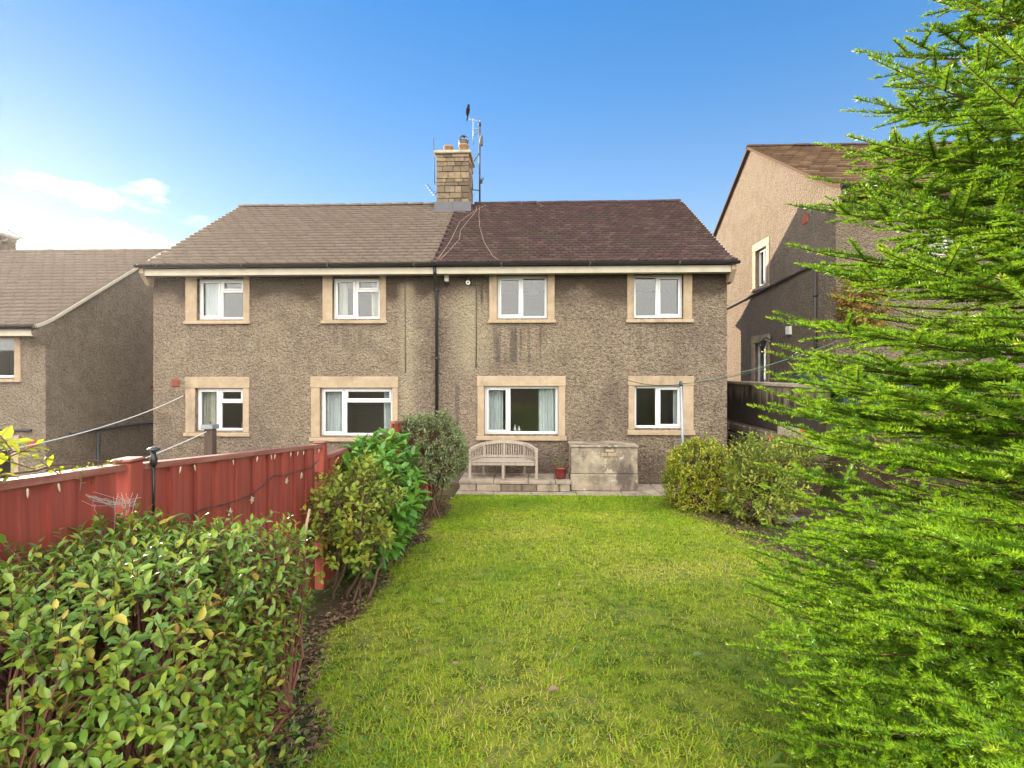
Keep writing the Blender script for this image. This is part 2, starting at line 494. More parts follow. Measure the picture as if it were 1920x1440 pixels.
k = N('soil', .95, .1)
c = k.mix(k.ramp(k.noise(5, 6, .65), .35, .65), (.055,.034,.024), (.125,.08,.058))
c = k.mix(k.math('MULTIPLY', k.ramp(k.noise(38, 4, .7), .56, .68), .8), c, (.26,.17,.12))
c = k.mix(k.ramp(k.noise(.5, 4), .45, .6), c, k.mix(k.noise(30, 3), (.05,.07,.02), (.1,.12,.04)))
k.color(c).bump(k.noise(30, 6, .7), .8, .03); M['soil'] = k.m
xs = np.concatenate([[-900,-300,-120,-60,-36], np.arange(-24, -3, 1.0), np.arange(-3, 5.0, .25), [5.0,5.1,5.2,5.23,5.3,5.38,5.45,5.6,6,7], np.arange(8, 24, 2.0), [36,60,120,300,900]])
ys = np.concatenate([[-900,-300,-120,-60,-30,-16,-8,-4,-2], np.arange(-1.5, 12, .25), np.arange(12, 26, 1.0), [40,62,120,300,900]])
tag(sheet('ground', xs, ys, M['soil']), kind='structure')

def lawn_edges(y):
    l = np.interp(y, [0, 2.3, 3.25, 4.5, 5.7, 8, 10.5], [-.95, -1.06, -1.33, -1.42, -1.42, -1.4, -1.45])
    l = l + .07*np.sin(y*3.1) + .05*np.sin(y*7.7+1)
    r = np.interp(y, [0, 3, 5, 6.5, 8, 9.2, 10.5], [2.3, 2.7, 2.85, 2.85, 2.75, 2.5, 2.62]) + .06*np.sin(y*4.3)
    return l, r
def in_lawn(x, y):
    l, r = lawn_edges(y)
    return (x > l) & (x < r) & (y < 10.42) & (y > -1.5)
k = N('turf', .95, .1)
c = k.mix(k.ramp(k.noise(9, 5, .65), .35, .65), (.12,.15,.02), (.4,.41,.055))
c = k.mix(k.math('MULTIPLY', k.ramp(k.noise(3, 5), .5, .75), .5), c, (.36,.29,.13))
k.color(c).bump(k.noise(60, 5, .7), .8, .03); M['turf'] = k.m
tag(sheet('lawn', np.arange(-1.7, 3.1, .05), np.arange(-1.5, 10.45, .05), M['turf'], .006, in_lawn), kind='structure')

# ------------------------------------------------------------------ houses
class Plane:
    # wall coordinates: u along the wall, v up, w into the wall
    def __init__(s, kind, at): s.k = kind; s.at = at
    def __call__(s, u, v, w):
        if s.k == 'front': return (u, s.at + w, v)
        if s.k == 'west': return (s.at + w, u, v)      # faces -X, u is world Y
        return (s.at - w, u, v)                        # 'east', faces +X
    def box(s, mb, u0, u1, v0, v1, w0, w1, c=None):
        a = s(u0, v0, w0); b = s(u1, v1, w1)
        lo = tuple(min(p, q) for p, q in zip(a, b)); hi = tuple(max(p, q) for p, q in zip(a, b))
        return mb.bbox(lo, hi, c) if c else mb.box(lo, hi)

def panel(mb, pl, u0, u1, v0, v1, holes, depth=.24):
    # rectangular wall panel with real openings and reveals
    us = sorted({u0, u1, *[h[0] for h in holes], *[h[1] for h in holes]})
    vs = sorted({v0, v1, *[h[2] for h in holes], *[h[3] for h in holes]})
    for a, b in zip(us, us[1:]):
        for c, d in zip(vs, vs[1:]):
            if any(h[0] <= a and b <= h[1] and h[2] <= c and d <= h[3] for h in holes): continue
            mb.add([pl(a,c,0), pl(b,c,0), pl(b,d,0), pl(a,d,0)], [(0,1,2,3)])
    for a, b, c, d in holes:
        mb.add([pl(a,c,0), pl(b,c,0), pl(b,d,0), pl(a,d,0), pl(a,c,depth), pl(b,c,depth), pl(b,d,depth), pl(a,d,depth)],
               [(0,1,5,4), (1,2,6,5), (2,3,7,6), (3,0,4,7)])

def window(root, pl, fr, out, mull=.5, transom=None, lintel=True, curtain=None, right_open=False):
    # fr: frame opening, out: outer edge of the stone surround
    u0, u1, v0, v1 = fr; o0, o1, p0, p1 = out
    s = .055; w0, w1 = .085, .145
    mb = MB()
    um = u0 + (u1 - u0) * mull
    pl.box(mb, u0, u0+s, v0, v1, w0, w1, .008); pl.box(mb, u1-s, u1, v0, v1, w0, w1, .008)
    pl.box(mb, u0+s, u1-s, v1-s, v1, w0+.001, w1-.001, .008); pl.box(mb, u0+s, u1-s, v0, v0+s, w0+.001, w1-.001, .008)
    pl.box(mb, um-.035, um+.035, v0+s, v1-s, w0+.002, w1-.002, .008)
    lights = []
    if transom:
        vt = v1 - (v1 - v0) * transom
        pl.box(mb, um+.035, u1-s, vt-.03, vt+.03, w0+.003, w1-.003, .008)
        lights = [(u0+s, um-.035, v0+s, v1-s, True), (um+.035, u1-s, vt+.03, v1-s, True), (um+.035, u1-s, v0+s, vt-.03, False)]
    else:
        lights = [(u0+s, um-.035, v0+s, v1-s, mull < .45 or not right_open), (um+.035, u1-s, v0+s, v1-s, right_open)]
    for a, b, c, d, sash in lights:
        if sash:                                       # opening sash stands proud of the frame
            q = .032
            pl.box(mb, a-.012, a+q, c-.012, d+.012, w0-.016, w0+.03, .006); pl.box(mb, b-q, b+.012, c-.012, d+.012, w0-.016, w0+.03, .006)
            pl.box(mb, a+q, b-q, d-q, d+.012, w0-.015, w0+.03, .006); pl.box(mb, a+q, b-q, c-.012, c+q, w0-.015, w0+.03, .006)
    fo = mb.build('window', M['upvc'], root)
    for a, b, c, d, sash in lights:
        g = MB(); q = .028 if sash else -.004
        pl.box(g, a+q, b-q, c+q, d-q, w0+.035, w0+.041)
        g.build('pane', M['glass'], fo)
    # outer cill strip
    g = MB(); pl.box(g, u0-.01, u1+.01, v0-.035, v0-.001, .03, .16, .006); g.build('window_board', M['upvc'], fo)
    # stone surround, each stone its own piece
    sb = p0; st = v0 - .036
    top = v1 if lintel else p1
    for a, b in ((o0, u0-.001), (u1+.001, o1)):
        g = MB(); pl.box(g, a, b, st+.002, top-.002 if lintel else top, -.022, .12, .008); g.build('jamb', M['surround'], fo)
    if lintel:
        g = MB(); pl.box(g, o0-.012, o1+.012, v1+.001, p1, -.026, .12, .008); g.build('lintel', M['surround'], fo)
    g = MB(); pl.box(g, o0-.03, o1+.03, sb, st, -.06, .14, .01); g.build('sill', M['surround'], fo)
    if curtain:
        for (ca, cb, mat) in curtain:
            g = MB(); n = 28; vs = []; fs = []
            for i in range(n+1):
                u = ca + (cb-ca)*i/n
                for v, amp in ((v0+.02, .035), (v1-.02, .025)):
                    vs.append(pl(u + .012*math.sin(i*1.7), v, .26 + amp*math.sin(i*1.35 + .4*math.sin(i*.7))))
            for i in range(n): fs.append((2*i, 2*i+2, 2*i+3, 2*i+1))
            g.add(vs, fs, True); g.build('curtain', mat, fo)
    return fo

def roof_profile(ye, ze, yr, zr, flare=.6, drop=.2):
    # (y,z) points from eaves to ridge; the lowest courses kick out flatter
    s = (zr - ze - (flare * math.tan(R_(17)))) / (yr - ye - flare)
    P = [(ye, ze)]
    z = ze; y = ye
    for i in range(6):
        t = (i + .5) / 6; a = math.tan(R_(17)) * (1-t) + s * t
        y += flare/6; z += flare/6*a; P.append((y, z))
    P.append((yr, zr))
    return P
def prof_at(P, d):
    # point and slope at arc length d
    for (y0, z0), (y1, z1) in zip(P, P[1:]):
        l = math.hypot(y1-y0, z1-z0)
        if d <= l or (y1, z1) == P[-1]:
            t = d / l
            return y0+(y1-y0)*t, z0+(z1-z0)*t, math.atan2(z1-z0, y1-y0)
        d -= l
def prof_len(P): return sum(math.hypot(b[0]-a[0], b[1]-a[1]) for a, b in zip(P, P[1:]))

def tiles(name, parent, P, x0, x1, gauge, width, mat, th=.03, ragged=None, wobble=.006):
    # every tile is real geometry: a thin slab lapping the course below
    L = prof_len(P); n = int(L / gauge) + 1
    V, T, tint = [], [], []
    b = 0
    box_t = [(0,2,1),(0,3,2),(4,5,6),(4,6,7),(0,1,5),(0,5,4),(1,2,6),(1,6,5),(3,0,4),(3,4,7)]
    r = random.Random(name)
    for i in range(n):
        d0 = i * gauge; d1 = min(d0 + gauge * 1.25, L)
        if d0 > L - .04: break
        ya, za, sa = prof_at(P, d0); yb, zb, sb = prof_at(P, d1)
        off = (i % 2) * width * .5
        x = x0 - off
        xe0 = x0 + (ragged(i) if ragged else 0)
        while x < x1 - .005:
            a, e = max(x, xe0), min(x + width, x1)
            x += width
            if e - a < .02: continue
            g = .0035
            lift = th + r.random() * wobble; sk = r.uniform(-.006, .006)
            ny, nz_ = -math.sin(sa), math.cos(sa)
            y0, z0 = ya + sk*math.cos(sa), za + sk*math.sin(sa)
            low = [(a+g, y0+ny*.002, z0+nz_*.002), (e-g, y0+ny*.002, z0+nz_*.002), (e-g, yb, zb), (a+g, yb, zb)]
            up = [(a+g, y0+ny*(lift+th), z0+nz_*(lift+th)), (e-g, y0+ny*(lift+th*.9), z0+nz_*(lift+th*.9)), (e-g, yb+ny*.012, zb+nz_*.012), (a+g, yb+ny*.012, zb+nz_*.012)]
            V += low + up; T += [tuple(q + b for q in t) for t in box_t]; b += 8
            tint += [r.random()] * 10
    me = np_mesh(name, np.array(V), np.array(T), np.array(tint)); me.materials.append(mat)
    o = put(bpy.data.objects.new(name, me), parent)
    o['kind'] = 'stuff'
    return o

def ridge_row(parent, x0, x1, y, z, mat, step=.45, r=.11):
    g = MB(); n = 8; vs = []; fs = []
    for e in (0, 1):
        for rr in (r, r - .02):
            for i in range(n+1):
                a = math.pi * i / n
                vs.append((e*(step-.012), -math.cos(a)*rr*1.15, math.sin(a)*rr*.8 - .06))
    q = n + 1
    for i in range(n):
        fs += [(i, i+1, 2*q+i+1, 2*q+i), (q+i+1, q+i, 3*q+i, 3*q+i+1), (i, q+i, q+i+1, i+1), (2*q+i+1, 3*q+i+1, 3*q+i, 2*q+i)]
    g.add(vs, fs, True); me = g.mesh('ridge_tile'); me.materials.append(mat)
    x = x0; i = 0
    while x < x1 - .05:
        put(bpy.data.objects.new('ridge_tile', me), parent, Matrix.Translation((x, y, z + random.uniform(-.004, .008))) @ Matrix.Rotation(random.uniform(-.012, .012), 4, 'Y'))
        x += step
    return me

def house(name, label, X0, X1, Y0, YR, ZE, ZR, base, tilespec, wins, ridge_mats, wall_mat, side_mat, verge_mat=None, kneel_mat=None, fascia_mat=None, group='houses along the terrace'):
    """X0..X1 wall faces, Y0 front wall, YR ridge, ZE eaves edge height, ZR ridge height."""
    YE = Y0 - .36; YB = 2*YR - Y0
    P = roof_profile(YE, ZE, YR, ZR)
    root = thing(name, ((X0+X1)/2, Y0, base), label, 'house', group)
    top = ZE - .08
    mb = MB()
    panel(mb, Plane('front', Y0), X0, X1, base, top, [w['fr'][0:4] if True else 0 for w in wins if w['pl'].k == 'front'])
    fo = mb.build('front_wall', wall_mat, root)
    # gables follow the roof profile just under the tiles
    for sgn, X, kind in ((-1, X0, 'west'), (1, X1, 'east')):
        pl = Plane(kind, X)
        holes = [w['fr'] for w in wins if w['pl'].k == kind]
        mb = MB()
        g0, g1 = Y0, YB
        panel(mb, pl, g0, g1, base, top - .05, holes)
        up = [(y, z - .03) for y, z in P if y > Y0 + .02]
        y_s, z_s = Y0, None
        d = 0
        for (a, b), (c, e) in zip(P, P[1:]):
            if a <= Y0 <= c: z_s = b + (e-b)*(Y0-a)/(c-a) - .03
        poly = [(X, Y0, top-.05), (X, Y0, z_s)] + [(X, y, z) for y, z in up] + [(X, 2*YR-y, z) for y, z in reversed(up[:-1])] + [(X, YB, z_s), (X, YB, top-.05)]
        mb.extrude(poly, (-sgn*.2, 0, 0))
        mb.build('gable_wall', side_mat, root)
    mb = MB(); mb.box((X0+.02, YB-.22, base), (X1-.02, YB-.002, top)); mb.build('rear_wall', side_mat, root)
    # rooms behind the windows
    mb = MB()
    zm = base + (top - base) * .5
    zf = min([w['fr'][2] for w in wins if w['pl'].k == 'front'] + [zm])
    mb.box((X0+.3, Y0+3.4, base+.1), (X1-.3, Y0+3.5, top)); mb.box((X0+.3, Y0+.25, top+.06), (X1-.3, Y0+3.39, top+.1))
    fl = max(base + .1, zf - .95)
    mb.box((X0+.3, Y0+.25, fl-.1), (X1-.3, Y0+3.39, fl)); mb.box((X0+.3, Y0+.25, fl+2.3), (X1-.3, Y0+3.39, fl+2.42))
    nsp = max(1, int((X1-X0)/3.1))
    for i in range(nsp+1):
        x = X0+.3 + (X1-X0-.7)*i/nsp
        mb.box((x, Y0+.26, fl+.01), (x+.1, Y0+3.38, fl+2.29)); mb.box((x, Y0+.26, fl+2.43), (x+.1, Y0+3.38, top+.05))
    mb.build('room_partitions', M['interior'], root)
    # roof deck, tiles, ridge
    VO = .1
    mb = MB()
    prof = [(y, z) for y, z in P] + [(2*YR-y, z) for y, z in reversed(P[:-1])]
    poly = [(X0-VO, y, z) for y, z in prof] + [(X0-VO, y, z-.07) for y, z in reversed(prof)]
    nq = len(prof); vs = []; fs = []
    for x in (X0-VO, X1+VO):
        vs += [(x, y, z) for y, z in prof] + [(x, y, z-.06) for y, z in prof]
    b = 2*nq
    for i in range(nq-1):
        fs += [(i, i+1, b+i+1, b+i), (nq+i+1, nq+i, b+nq+i, b+nq+i+1), (i, nq+i, nq+i+1, i+1), (b+i+1, b+nq+i+1, b+nq+i, b+i)]
    fs += [(0, b, b+nq, nq), (nq-1, 2*nq-1, b+2*nq-1, b+nq-1)]
    mb.add(vs, fs)
    ro = mb.build('roof', tilespec[-1][4], root)
    for (ta, tb, gauge, wd, mat, rag, nm) in tilespec:
        tiles(nm, ro, P, ta, tb, gauge, wd, mat, ragged=rag)
    for (ra, rb, mat) in ridge_mats: ridge_row(ro, ra, rb, YR, ZR+.05, mat)
    # verge mortar strips along the gable edges
    for X in (X0-VO-.012, X1+VO-.018):
        mb = MB(); vs = []; fs = []
        for (y, z) in P:
            vs += [(X, y, z-.05), (X+.03, y, z-.05), (X+.03, y, z+.026), (X, y, z+.026)]
        for i in range(len(P)-1):
            for q in range(4):
                a, c = i*4+q, i*4+(q+1) % 4
                fs.append((a, c, c+4, a+4))
        mb.add(vs, fs); mb.build('verge', verge_mat or M['cream'], ro)
    # boxed eaves, gutter on brackets
    mb = MB(); mb.bbox((X0+.02, Y0-.3, ZE-.22), (X1-.02, Y0-.275, ZE-.075), .004); mb.build('fascia', fascia_mat or M['cream'], root)
    mb = MB(); mb.box((X0+.02, Y0-.273, ZE-.2), (X1-.02, Y0-.004, ZE-.18)); mb.build('soffit', fascia_mat or M['cream'], root)
    for X in (X0, X1):                                  # corbelled kneelers closing the boxed eaves
        s = .22 if X == X1 else -.22
        mb = MB(); x0, x1 = sorted((X - s*.08, X + s*.36))
        mb.extrude([(x0, Y0-.33, ZE-.03), (x0, Y0-.33, ZE-.17), (x0, Y0-.12, ZE-.4), (x0, Y0+.1, ZE-.42), (x0, Y0+.1, ZE+.1)], (x1-x0, 0, 0))
        mb.build('kneeler', kneel_mat or M['surround'], root)
    mb = MB(); vs = []; fs = []; n = 8
    for x in (X0-.12, X1+.12):
        for rr in (.058, .052):
            for i in range(n+1):
                a = math.pi + math.pi*i/n
                vs.append((x, YE-.03+math.cos(a)*rr, ZE-.01+math.sin(a)*rr))
    q = n+1
    for i in range(n):
        fs += [(i, i+1, 2*q+i+1, 2*q+i), (q+i+1, q+i, 3*q+i, 3*q+i+1), (i, q+i, q+i+1, i+1), (2*q+i+1, 3*q+i+1, 3*q+i, 2*q+i)]
    mb.add(vs, fs, True)
    go = mb.build('gutter', M['black'], root)
    x = X0 + .4
    while x < X1:
        g = MB(); g.bbox((x-.015, YE-.095, ZE-.075), (x+.015, YE+.06, ZE-.005), .004); g.build('gutter_bracket', M['black'], go)
        x += 1.85
    for w in wins:
        window(root, w['pl'], w['fr'], w['out'], w.get('m', .5), w.get('t'), w.get('lintel', True), w.get('cur'), w.get('ro', False))
    return root, ro, P

Y0 = 11.6
fp = Plane('front', Y0)
cw, cc = M['curtain'], M['curtain_cream']
main_wins = [
    dict(pl=fp, fr=(-7.42,-6.37,3.6,4.5), out=(-7.68,-6.23,3.49,4.6), m=.48, t=.3, lintel=False, cur=[(-7.4,-6.95,cw)]),
    dict(pl=fp, fr=(-4.37,-3.32,3.6,4.5), out=(-4.59,-3.18,3.49,4.6), m=.48, t=.3, lintel=False, cur=[(-4.36,-4.12,cc),(-3.58,-3.33,cc)]),
    dict(pl=fp, fr=(-.74,.35,3.6,4.53), out=(-.91,.51,3.49,4.6), m=.49, lintel=False),
    dict(pl=fp, fr=(2.22,3.27,3.6,4.53), out=(2.07,3.46,3.49,4.6), m=.49, lintel=False, ro=True),
    dict(pl=fp, fr=(-7.46,-6.38,1.12,2.07), out=(-7.68,-6.24,1.0,2.32), m=.47, t=.32, cur=[(-7.45,-7.1,cc)]),
    dict(pl=fp, fr=(-4.65,-3.04,1.02,2.08), out=(-4.85,-2.92,.9,2.33), m=.33, t=.28, cur=[(-4.62,-4.22,cw),(-3.3,-3.06,cw)]),
    dict(pl=fp, fr=(-1.02,.59,1.07,2.12), out=(-1.17,.74,.94,2.34), m=.33, cur=[(-.98,-.62,cw),(.17,.57,cw)]),
    dict(pl=fp, fr=(2.23,3.26,1.21,2.13), out=(2.1,3.49,1.07,2.34), m=.49, ro=True, cur=[(3.12,3.24,cw)]),
]
rag = lambda i: (.0, .07, .03, .09)[i % 4]
house_m, roof_m, PM = house('semi_detached_house', 'wide two-storey pebbledash semi-detached house with half tan half plum roof and central chimney',
    -8.42, 4.2, Y0, 15.3, 4.74, 7.25, -1.2,
    [(-8.5, -2.12, .205, .30, M['tile_tan'], None, 'tan_tiles'), (-2.14, 4.29, .165, .175, M['tile_dark'], rag, 'plum_tiles')],
    main_wins, [(-8.5,-2.7,M['tile_tan']), (-1.62,4.25,M['tile_dark'])], M['pebble'], M['pebble'])

# fittings on the facade
def pipe(parent, name, pts, r, mat, brackets=(), **kw):
    o = MB().tube(pts, r, 10).build(name, mat, parent, **kw)
    for p in brackets:
        g = MB(); g.lathe([(r*1.35, -.03), (r*1.35, .03)], p, 10); g.build('pipe_collar', mat, o)
    return o
pipe(house_m, 'downpipe', [(-2.05,11.26,4.66),(-2.05,11.3,4.52),(-2.05,11.5,4.36),(-2.05,11.53,4.25),(-2.05,11.53,.1)], .037, M['black'], [(-2.05,11.53,4.2),(-2.05,11.53,2.72)])
g = MB(); g.bbox((-1.885,11.53,4.4),(-1.79,11.598,4.55), .01); so = g.build('alarm_box', M['white_plastic'], house_m)
g = MB(); g.lathe([(.03,0),(.045,.03),(.045,.05)], (-1.84,11.54,4.33), 12); g.build('sensor', M['black'], so)
g = MB(); g.tube([(-1.37,11.6,4.37),(-1.37,11.52,4.37)], .045, 16); vo = g.build('vent_pipe_end', M['white_plastic'], house_m)
g = MB(); g.tube([(-1.37,11.525,4.37),(-1.37,11.517,4.37)], .02, 10); g.build('vent_hole', M['black'], vo)
g = MB(); g.tube([(-1.33,11.58,4.34),(-1.2,11.585,4.32),(-1.195,11.59,4.2),(-1.19,11.59,3.4),(-1.2,11.59,2.5)], .009, 6); g.build('cable', M['dark_metal'], house_m)
g = MB(); g.tube([(-2.76,11.59,4.4),(-2.75,11.59,2.4)], .008, 6); g.build('cable', M['dark_metal'], house_m)
g = MB(); g.bbox((-7.99,11.57,2.11),(-7.83,11.61,2.27), .006); vb = g.build('air_brick', M['brick_red'], house_m)
for i in range(3):
    g = MB(); g.box((-7.975,11.566,2.135+i*.045),(-7.845,11.572,2.155+i*.045)); g.build('air_slot', M['old_wood'], vb)
# cables straggling over the plum roof
def roof_pt(P, x, d, lift=.05):
    y, z, s = prof_at(P, d); return (x, y-math.sin(s)*lift, z+math.cos(s)*lift)
for path in ([(-1.55,4.5),(-1.5,4.0),(-1.62,3.2),(-1.75,2.3),(-1.7,1.6),(-1.85,.8),(-1.95,.15)], [(-1.45,4.5),(-1.4,3.6),(-1.3,2.6),(-1.1,1.4),(-.85,.5),(-.7,.1)], [(-1.3,4.55),(-1.55,4.0),(-1.85,3.0),(-1.9,1.5),(-2.0,.2)]):
    g = MB(); g.tube([roof_pt(PM, x, d) for x, d in path], .008, 5); g.build('cable', M['stone_cable'], roof_m)

# chimney: core and individual stones
def chimney(root, x0, x1, y0, y1, z0, z1, mat, seed=3, pots=True):
    r = random.Random(seed)
    core = MB(); core.box((x0+.03,y0+.03,z0-.5),(x1-.03,y1-.03,z1)); co = core.build('chimney', M['mortar'], root)
    z = z0
    courses = []
    while z < z1 - .06:
        h = r.choice((.1,.12,.16,.19)); h = min(h, z1 - z)
        if z1 - (z+h) < .08: h = z1 - z
        courses.append((z, z+h)); z += h
    def face(a0, a1, put_box):
        for ci, (c0, c1) in enumerate(courses):
            a = a0
            while a < a1 - .01:
                w = r.uniform(.16, .36) if ci % 2 else r.uniform(.2, .42)
                e = min(a + w, a1)
                if a1 - e < .1: e = a1
                put_box(a+.006, e-.006, c0+.006, c1-.006, r.uniform(-.012, .012)); a = e
    def fr(a, e, c0, c1, j):
        g = MB(); g.bbox((a, y0-j, c0), (e, y0+.1, c1), .012); g.build('stone', M['chimney_stone'], co)
    def rt(a, e, c0, c1, j):
        g = MB(); g.bbox((x1-.1, a, c0), (x1+j, e, c1), .012); g.build('stone', M['chimney_stone'], co)
    def lf(a, e, c0, c1, j):
        g = MB(); g.bbox((x0-j, a, c0), (x0+.1, e, c1), .012); g.build('stone', M['chimney_stone'], co)
    face(x0, x1, fr); face(y0+.11, y1, rt); face(y0+.11, y1, lf)
    g = MB(); g.bbox((x0-.06,y0-.06,z1+.003),(x1+.06,y1+.06,z1+.09), .02); g.build('cap_stone', M['concrete'], co)
    g = MB(); g.bbox((x0+.02,y0+.02,z1+.092),(x1-.02,y1-.02,z1+.12), .01); g.build('flaunching', M['mortar'], co)
    return co
CX0, CX1 = -2.64, -1.72
cy = 14.75
chim = chimney(house_m, CX0, CX1, cy, 15.75, 7.02, 8.5, M['chimney_stone'])
for i in range(2):
    a = CX0 - .04 + i*.5
    g = MB(); yb, zb, sb = prof_at(PM, prof_len(PM) - .98)
    g.extrude([(a, cy-.16, 6.86), (a, cy-.035, 6.95), (a, cy-.035, 7.16), (a, cy-.018, 7.16), (a, cy-.018, 6.92), (a, cy-.16, 6.83)], (.49 if i == 0 else .52, 0, 0))
    g.build('lead_flashing', M['lead'], chim)
g = MB(); g.lathe([(.14,0),(.13,.05),(.12,.2),(.145,.22),(.145,.27),(.1,.27),(.1,.1)], (-2.36,15.15,8.6), 18); g.build('chimney_pot', M['terracotta'], chim)
g = MB(); g.lathe([(.15,0),(.14,.05),(.125,.26),(.15,.28),(.15,.33),(.1,.33)], (-1.93,15.2,8.6), 18); po = g.build('chimney_pot', M['terracotta'], chim)
g = MB()
g.lathe([(.13,.3),(.14,.34),(.14,.45),(.12,.46)], (-1.93,15.2,8.6), 16)
for i in range(4):
    a = math.pi*i/4
    g.tube([(-1.93+math.cos(a)*.135*math.cos(t), 15.2+math.sin(a)*.135*math.cos(t), 9.04+.16*math.sin(t)) for t in np.linspace(0, math.pi, 9)], .012, 5)
g.lathe([(.06,.56),(.05,.6),(.0,.62)], (-1.93,15.2,8.6), 12)
g.build('cowl', M['dark_metal'], po)

# aerials
def yagi(mb, a, b, n=8, l=.13, vertical=False, r=.006):
    a, b = Vector(a), Vector(b); mb.tube([a, b], r*1.4, 6)
    d = (b-a).normalized(); s = Vector((0,0,1)) if vertical else d.cross(Vector((0,0,1))).normalized()
    for i in range(n):
        p = a + (b-a)*(i+.5)/n; q = l*(1-.4*i/n)
        mb.tube([p-s*q, p+s*q], r*.8, 5)
t = thing('aerial_mast', (-1.5,15.55,7.3), 'tall grey aerial mast on the right side of the central chimney', 'aerial', 'roof aerials')
MB().tube([(-1.5,15.55,7.25),(-1.5,15.55,9.68)], .026, 8).build('mast', M['dark_metal'], t)
g = MB(); g.lathe([(.04,-.04),(.045,0),(.03,.05)], (-1.5,15.55,9.68), 10); g.build('mast_cap', M['black'], t)
g = MB(); g.tube([(-1.5,15.55,8.85),(-1.72,15.5,8.5)], .015, 6); g.tube([(-1.5,15.55,7.75),(-1.72,15.5,7.75)], .015, 6); g.build('bracket', M['dark_metal'], t)
g = MB(); yagi(g, (-1.5,15.5,9.15), (-1.42,15.0,9.15), 6, .16, True); g.bbox((-1.47,15.4,9.0),(-1.4,15.47,9.28), .01); g.build('aerial_array', M['dark_metal'], t)
g = MB(); yagi(g, (-1.5,15.5,7.98), (-1.35,15.2,7.98), 4, .1, True); g.bbox((-1.49,15.44,7.92),(-1.41,15.5,8.04), .01); g.build('aerial_array', M['dark_metal'], t)
g = MB(); g.tube([(-1.5,15.56,9.55),(-1.62,15.75,9.5),(-1.72,15.8,9.45)], .012, 6); g.tube([(-1.72,15.8,9.2),(-1.72,15.8,9.98)], .014, 6)
yagi(g, (-1.9,15.75,9.98), (-1.5,15.9,9.96), 6, .1); g.tube([(-1.72,15.8,9.66),(-1.58,15.8,9.66)], .014, 6); g.build('upper_aerial', M['metal'], t)
# bird
t = MB(); bx = -1.87
t.lathe([(.012,0),(.05,.06),(.075,.14),(.07,.22),(.045,.27),(.042,.31),(.035,.345),(.01,.365)], (0,0,0), 12)
for i, v in enumerate(t.v):
    x, y, z = v; t.v[i] = (x*.8 + (z-.2)*.12, y*1.1, z)
t.add([(-.01,-.012,.05),(.02,-.012,.05),(-.05,-.015,-.13),(-.025,-.015,-.14),(-.01,.012,.05),(.02,.012,.05),(-.05,.015,-.13),(-.025,.015,-.14)], [(0,1,3,2),(4,6,7,5),(0,2,6,4),(1,5,7,3),(2,3,7,6)])
t.add([(.02,-.012,.32),(.02,.012,.32),(.03,0,.345),(.085,0,.315)], [(0,1,3),(1,2,3),(2,0,3)])
t.tube([(-.02,0,.04),(-.01,0,-.02)], .006, 5)
M['feather'] = mat_plain('black_feather', (.008,.008,.009), .9, .05, .1)
b = t.build('bird', M['feather'], None, Matrix.Translation((bx,15.76,10.02)))
tag(b, 'black bird perched on the aerial above the chimney', 'bird')
t = thing('roof_aerial', (-2.66,15.2,7.6), 'thin rod aerial fixed to the left side of the central chimney', 'aerial', 'roof aerials')
g = MB(); g.tube([(-2.64,15.2,7.75),(-2.76,15.2,7.9)], .014, 6); g.tube([(-2.76,15.2,7.8),(-2.8,15.2,9.15)], .012, 6); g.build('mast', M['dark_metal'], t)
g = MB(); yagi(g, (-2.72,15.2,7.5), (-2.95,14.95,7.75), 5, .12); g.tube([(-2.64,15.2,7.55),(-2.76,15.16,7.53)], .014, 6); g.build('aerial_array', M['dark_metal'], t)

# pendant lamps seen through the glass
for (x, y, z, s, m_, lab) in ((.06,12.9,4.5,.17,M['white_plastic'],'pale pendant lampshade behind the upper window beside the tall aerial'), (.02,13.2,2.22,.2,M['orange_shade'],'orange pendant lampshade behind the window above the bench')):
    t = thing('pendant_lamp', (x, y, z), lab, 'lamp')
    MB().tube([(x,y,z),(x,y,z+(.1 if z > 4 else .3))], .008, 6).build('cord', M['white_plastic'], t)
    MB().lathe([(s*.35,0),(s*.6,-.06),(s*.95,-.2),(s*.9,-.2),(s*.3,-.02)], (x,y,z), 18).build('lamp_shade', m_, t)
def bottle(x, y, z, h, r, mat, lab):
    g = MB(); g.lathe([(r,0),(r,h*.55),(r*.45,h*.72),(r*.4,h*.95),(r*.5,h)], (0,0,0), 12)
    tag(g.build('bottle', mat, None, Matrix.Translation((x,y,z))), lab, 'bottle', 'bottles on window sills')
for w_ in ((-1.02,.59,1.07),(-7.46,-6.38,1.12)):
    g = MB(); g.box((w_[0]-.1, 11.84, w_[2]-.03), (w_[1]+.1, 12.08, w_[2]+.02)); g.build('window_ledge', M['upvc'], house_m)
bottle(-.36,11.9,1.09,.16,.03,M['white_plastic'],'left white bottle of two on the sill above the bench')
bottle(-.27,11.92,1.09,.13,.03,M['white_plastic'],'right white bottle of two on the sill above the bench')
bottle(-7.28,11.9,1.14,.26,.05,M['pot'],'tall red bottle in the lower window beside the air brick')
bottle(-6.55,11.92,1.14,.2,.045,M['pot'],'short red bottle at the right end of the sill left of the fence post')

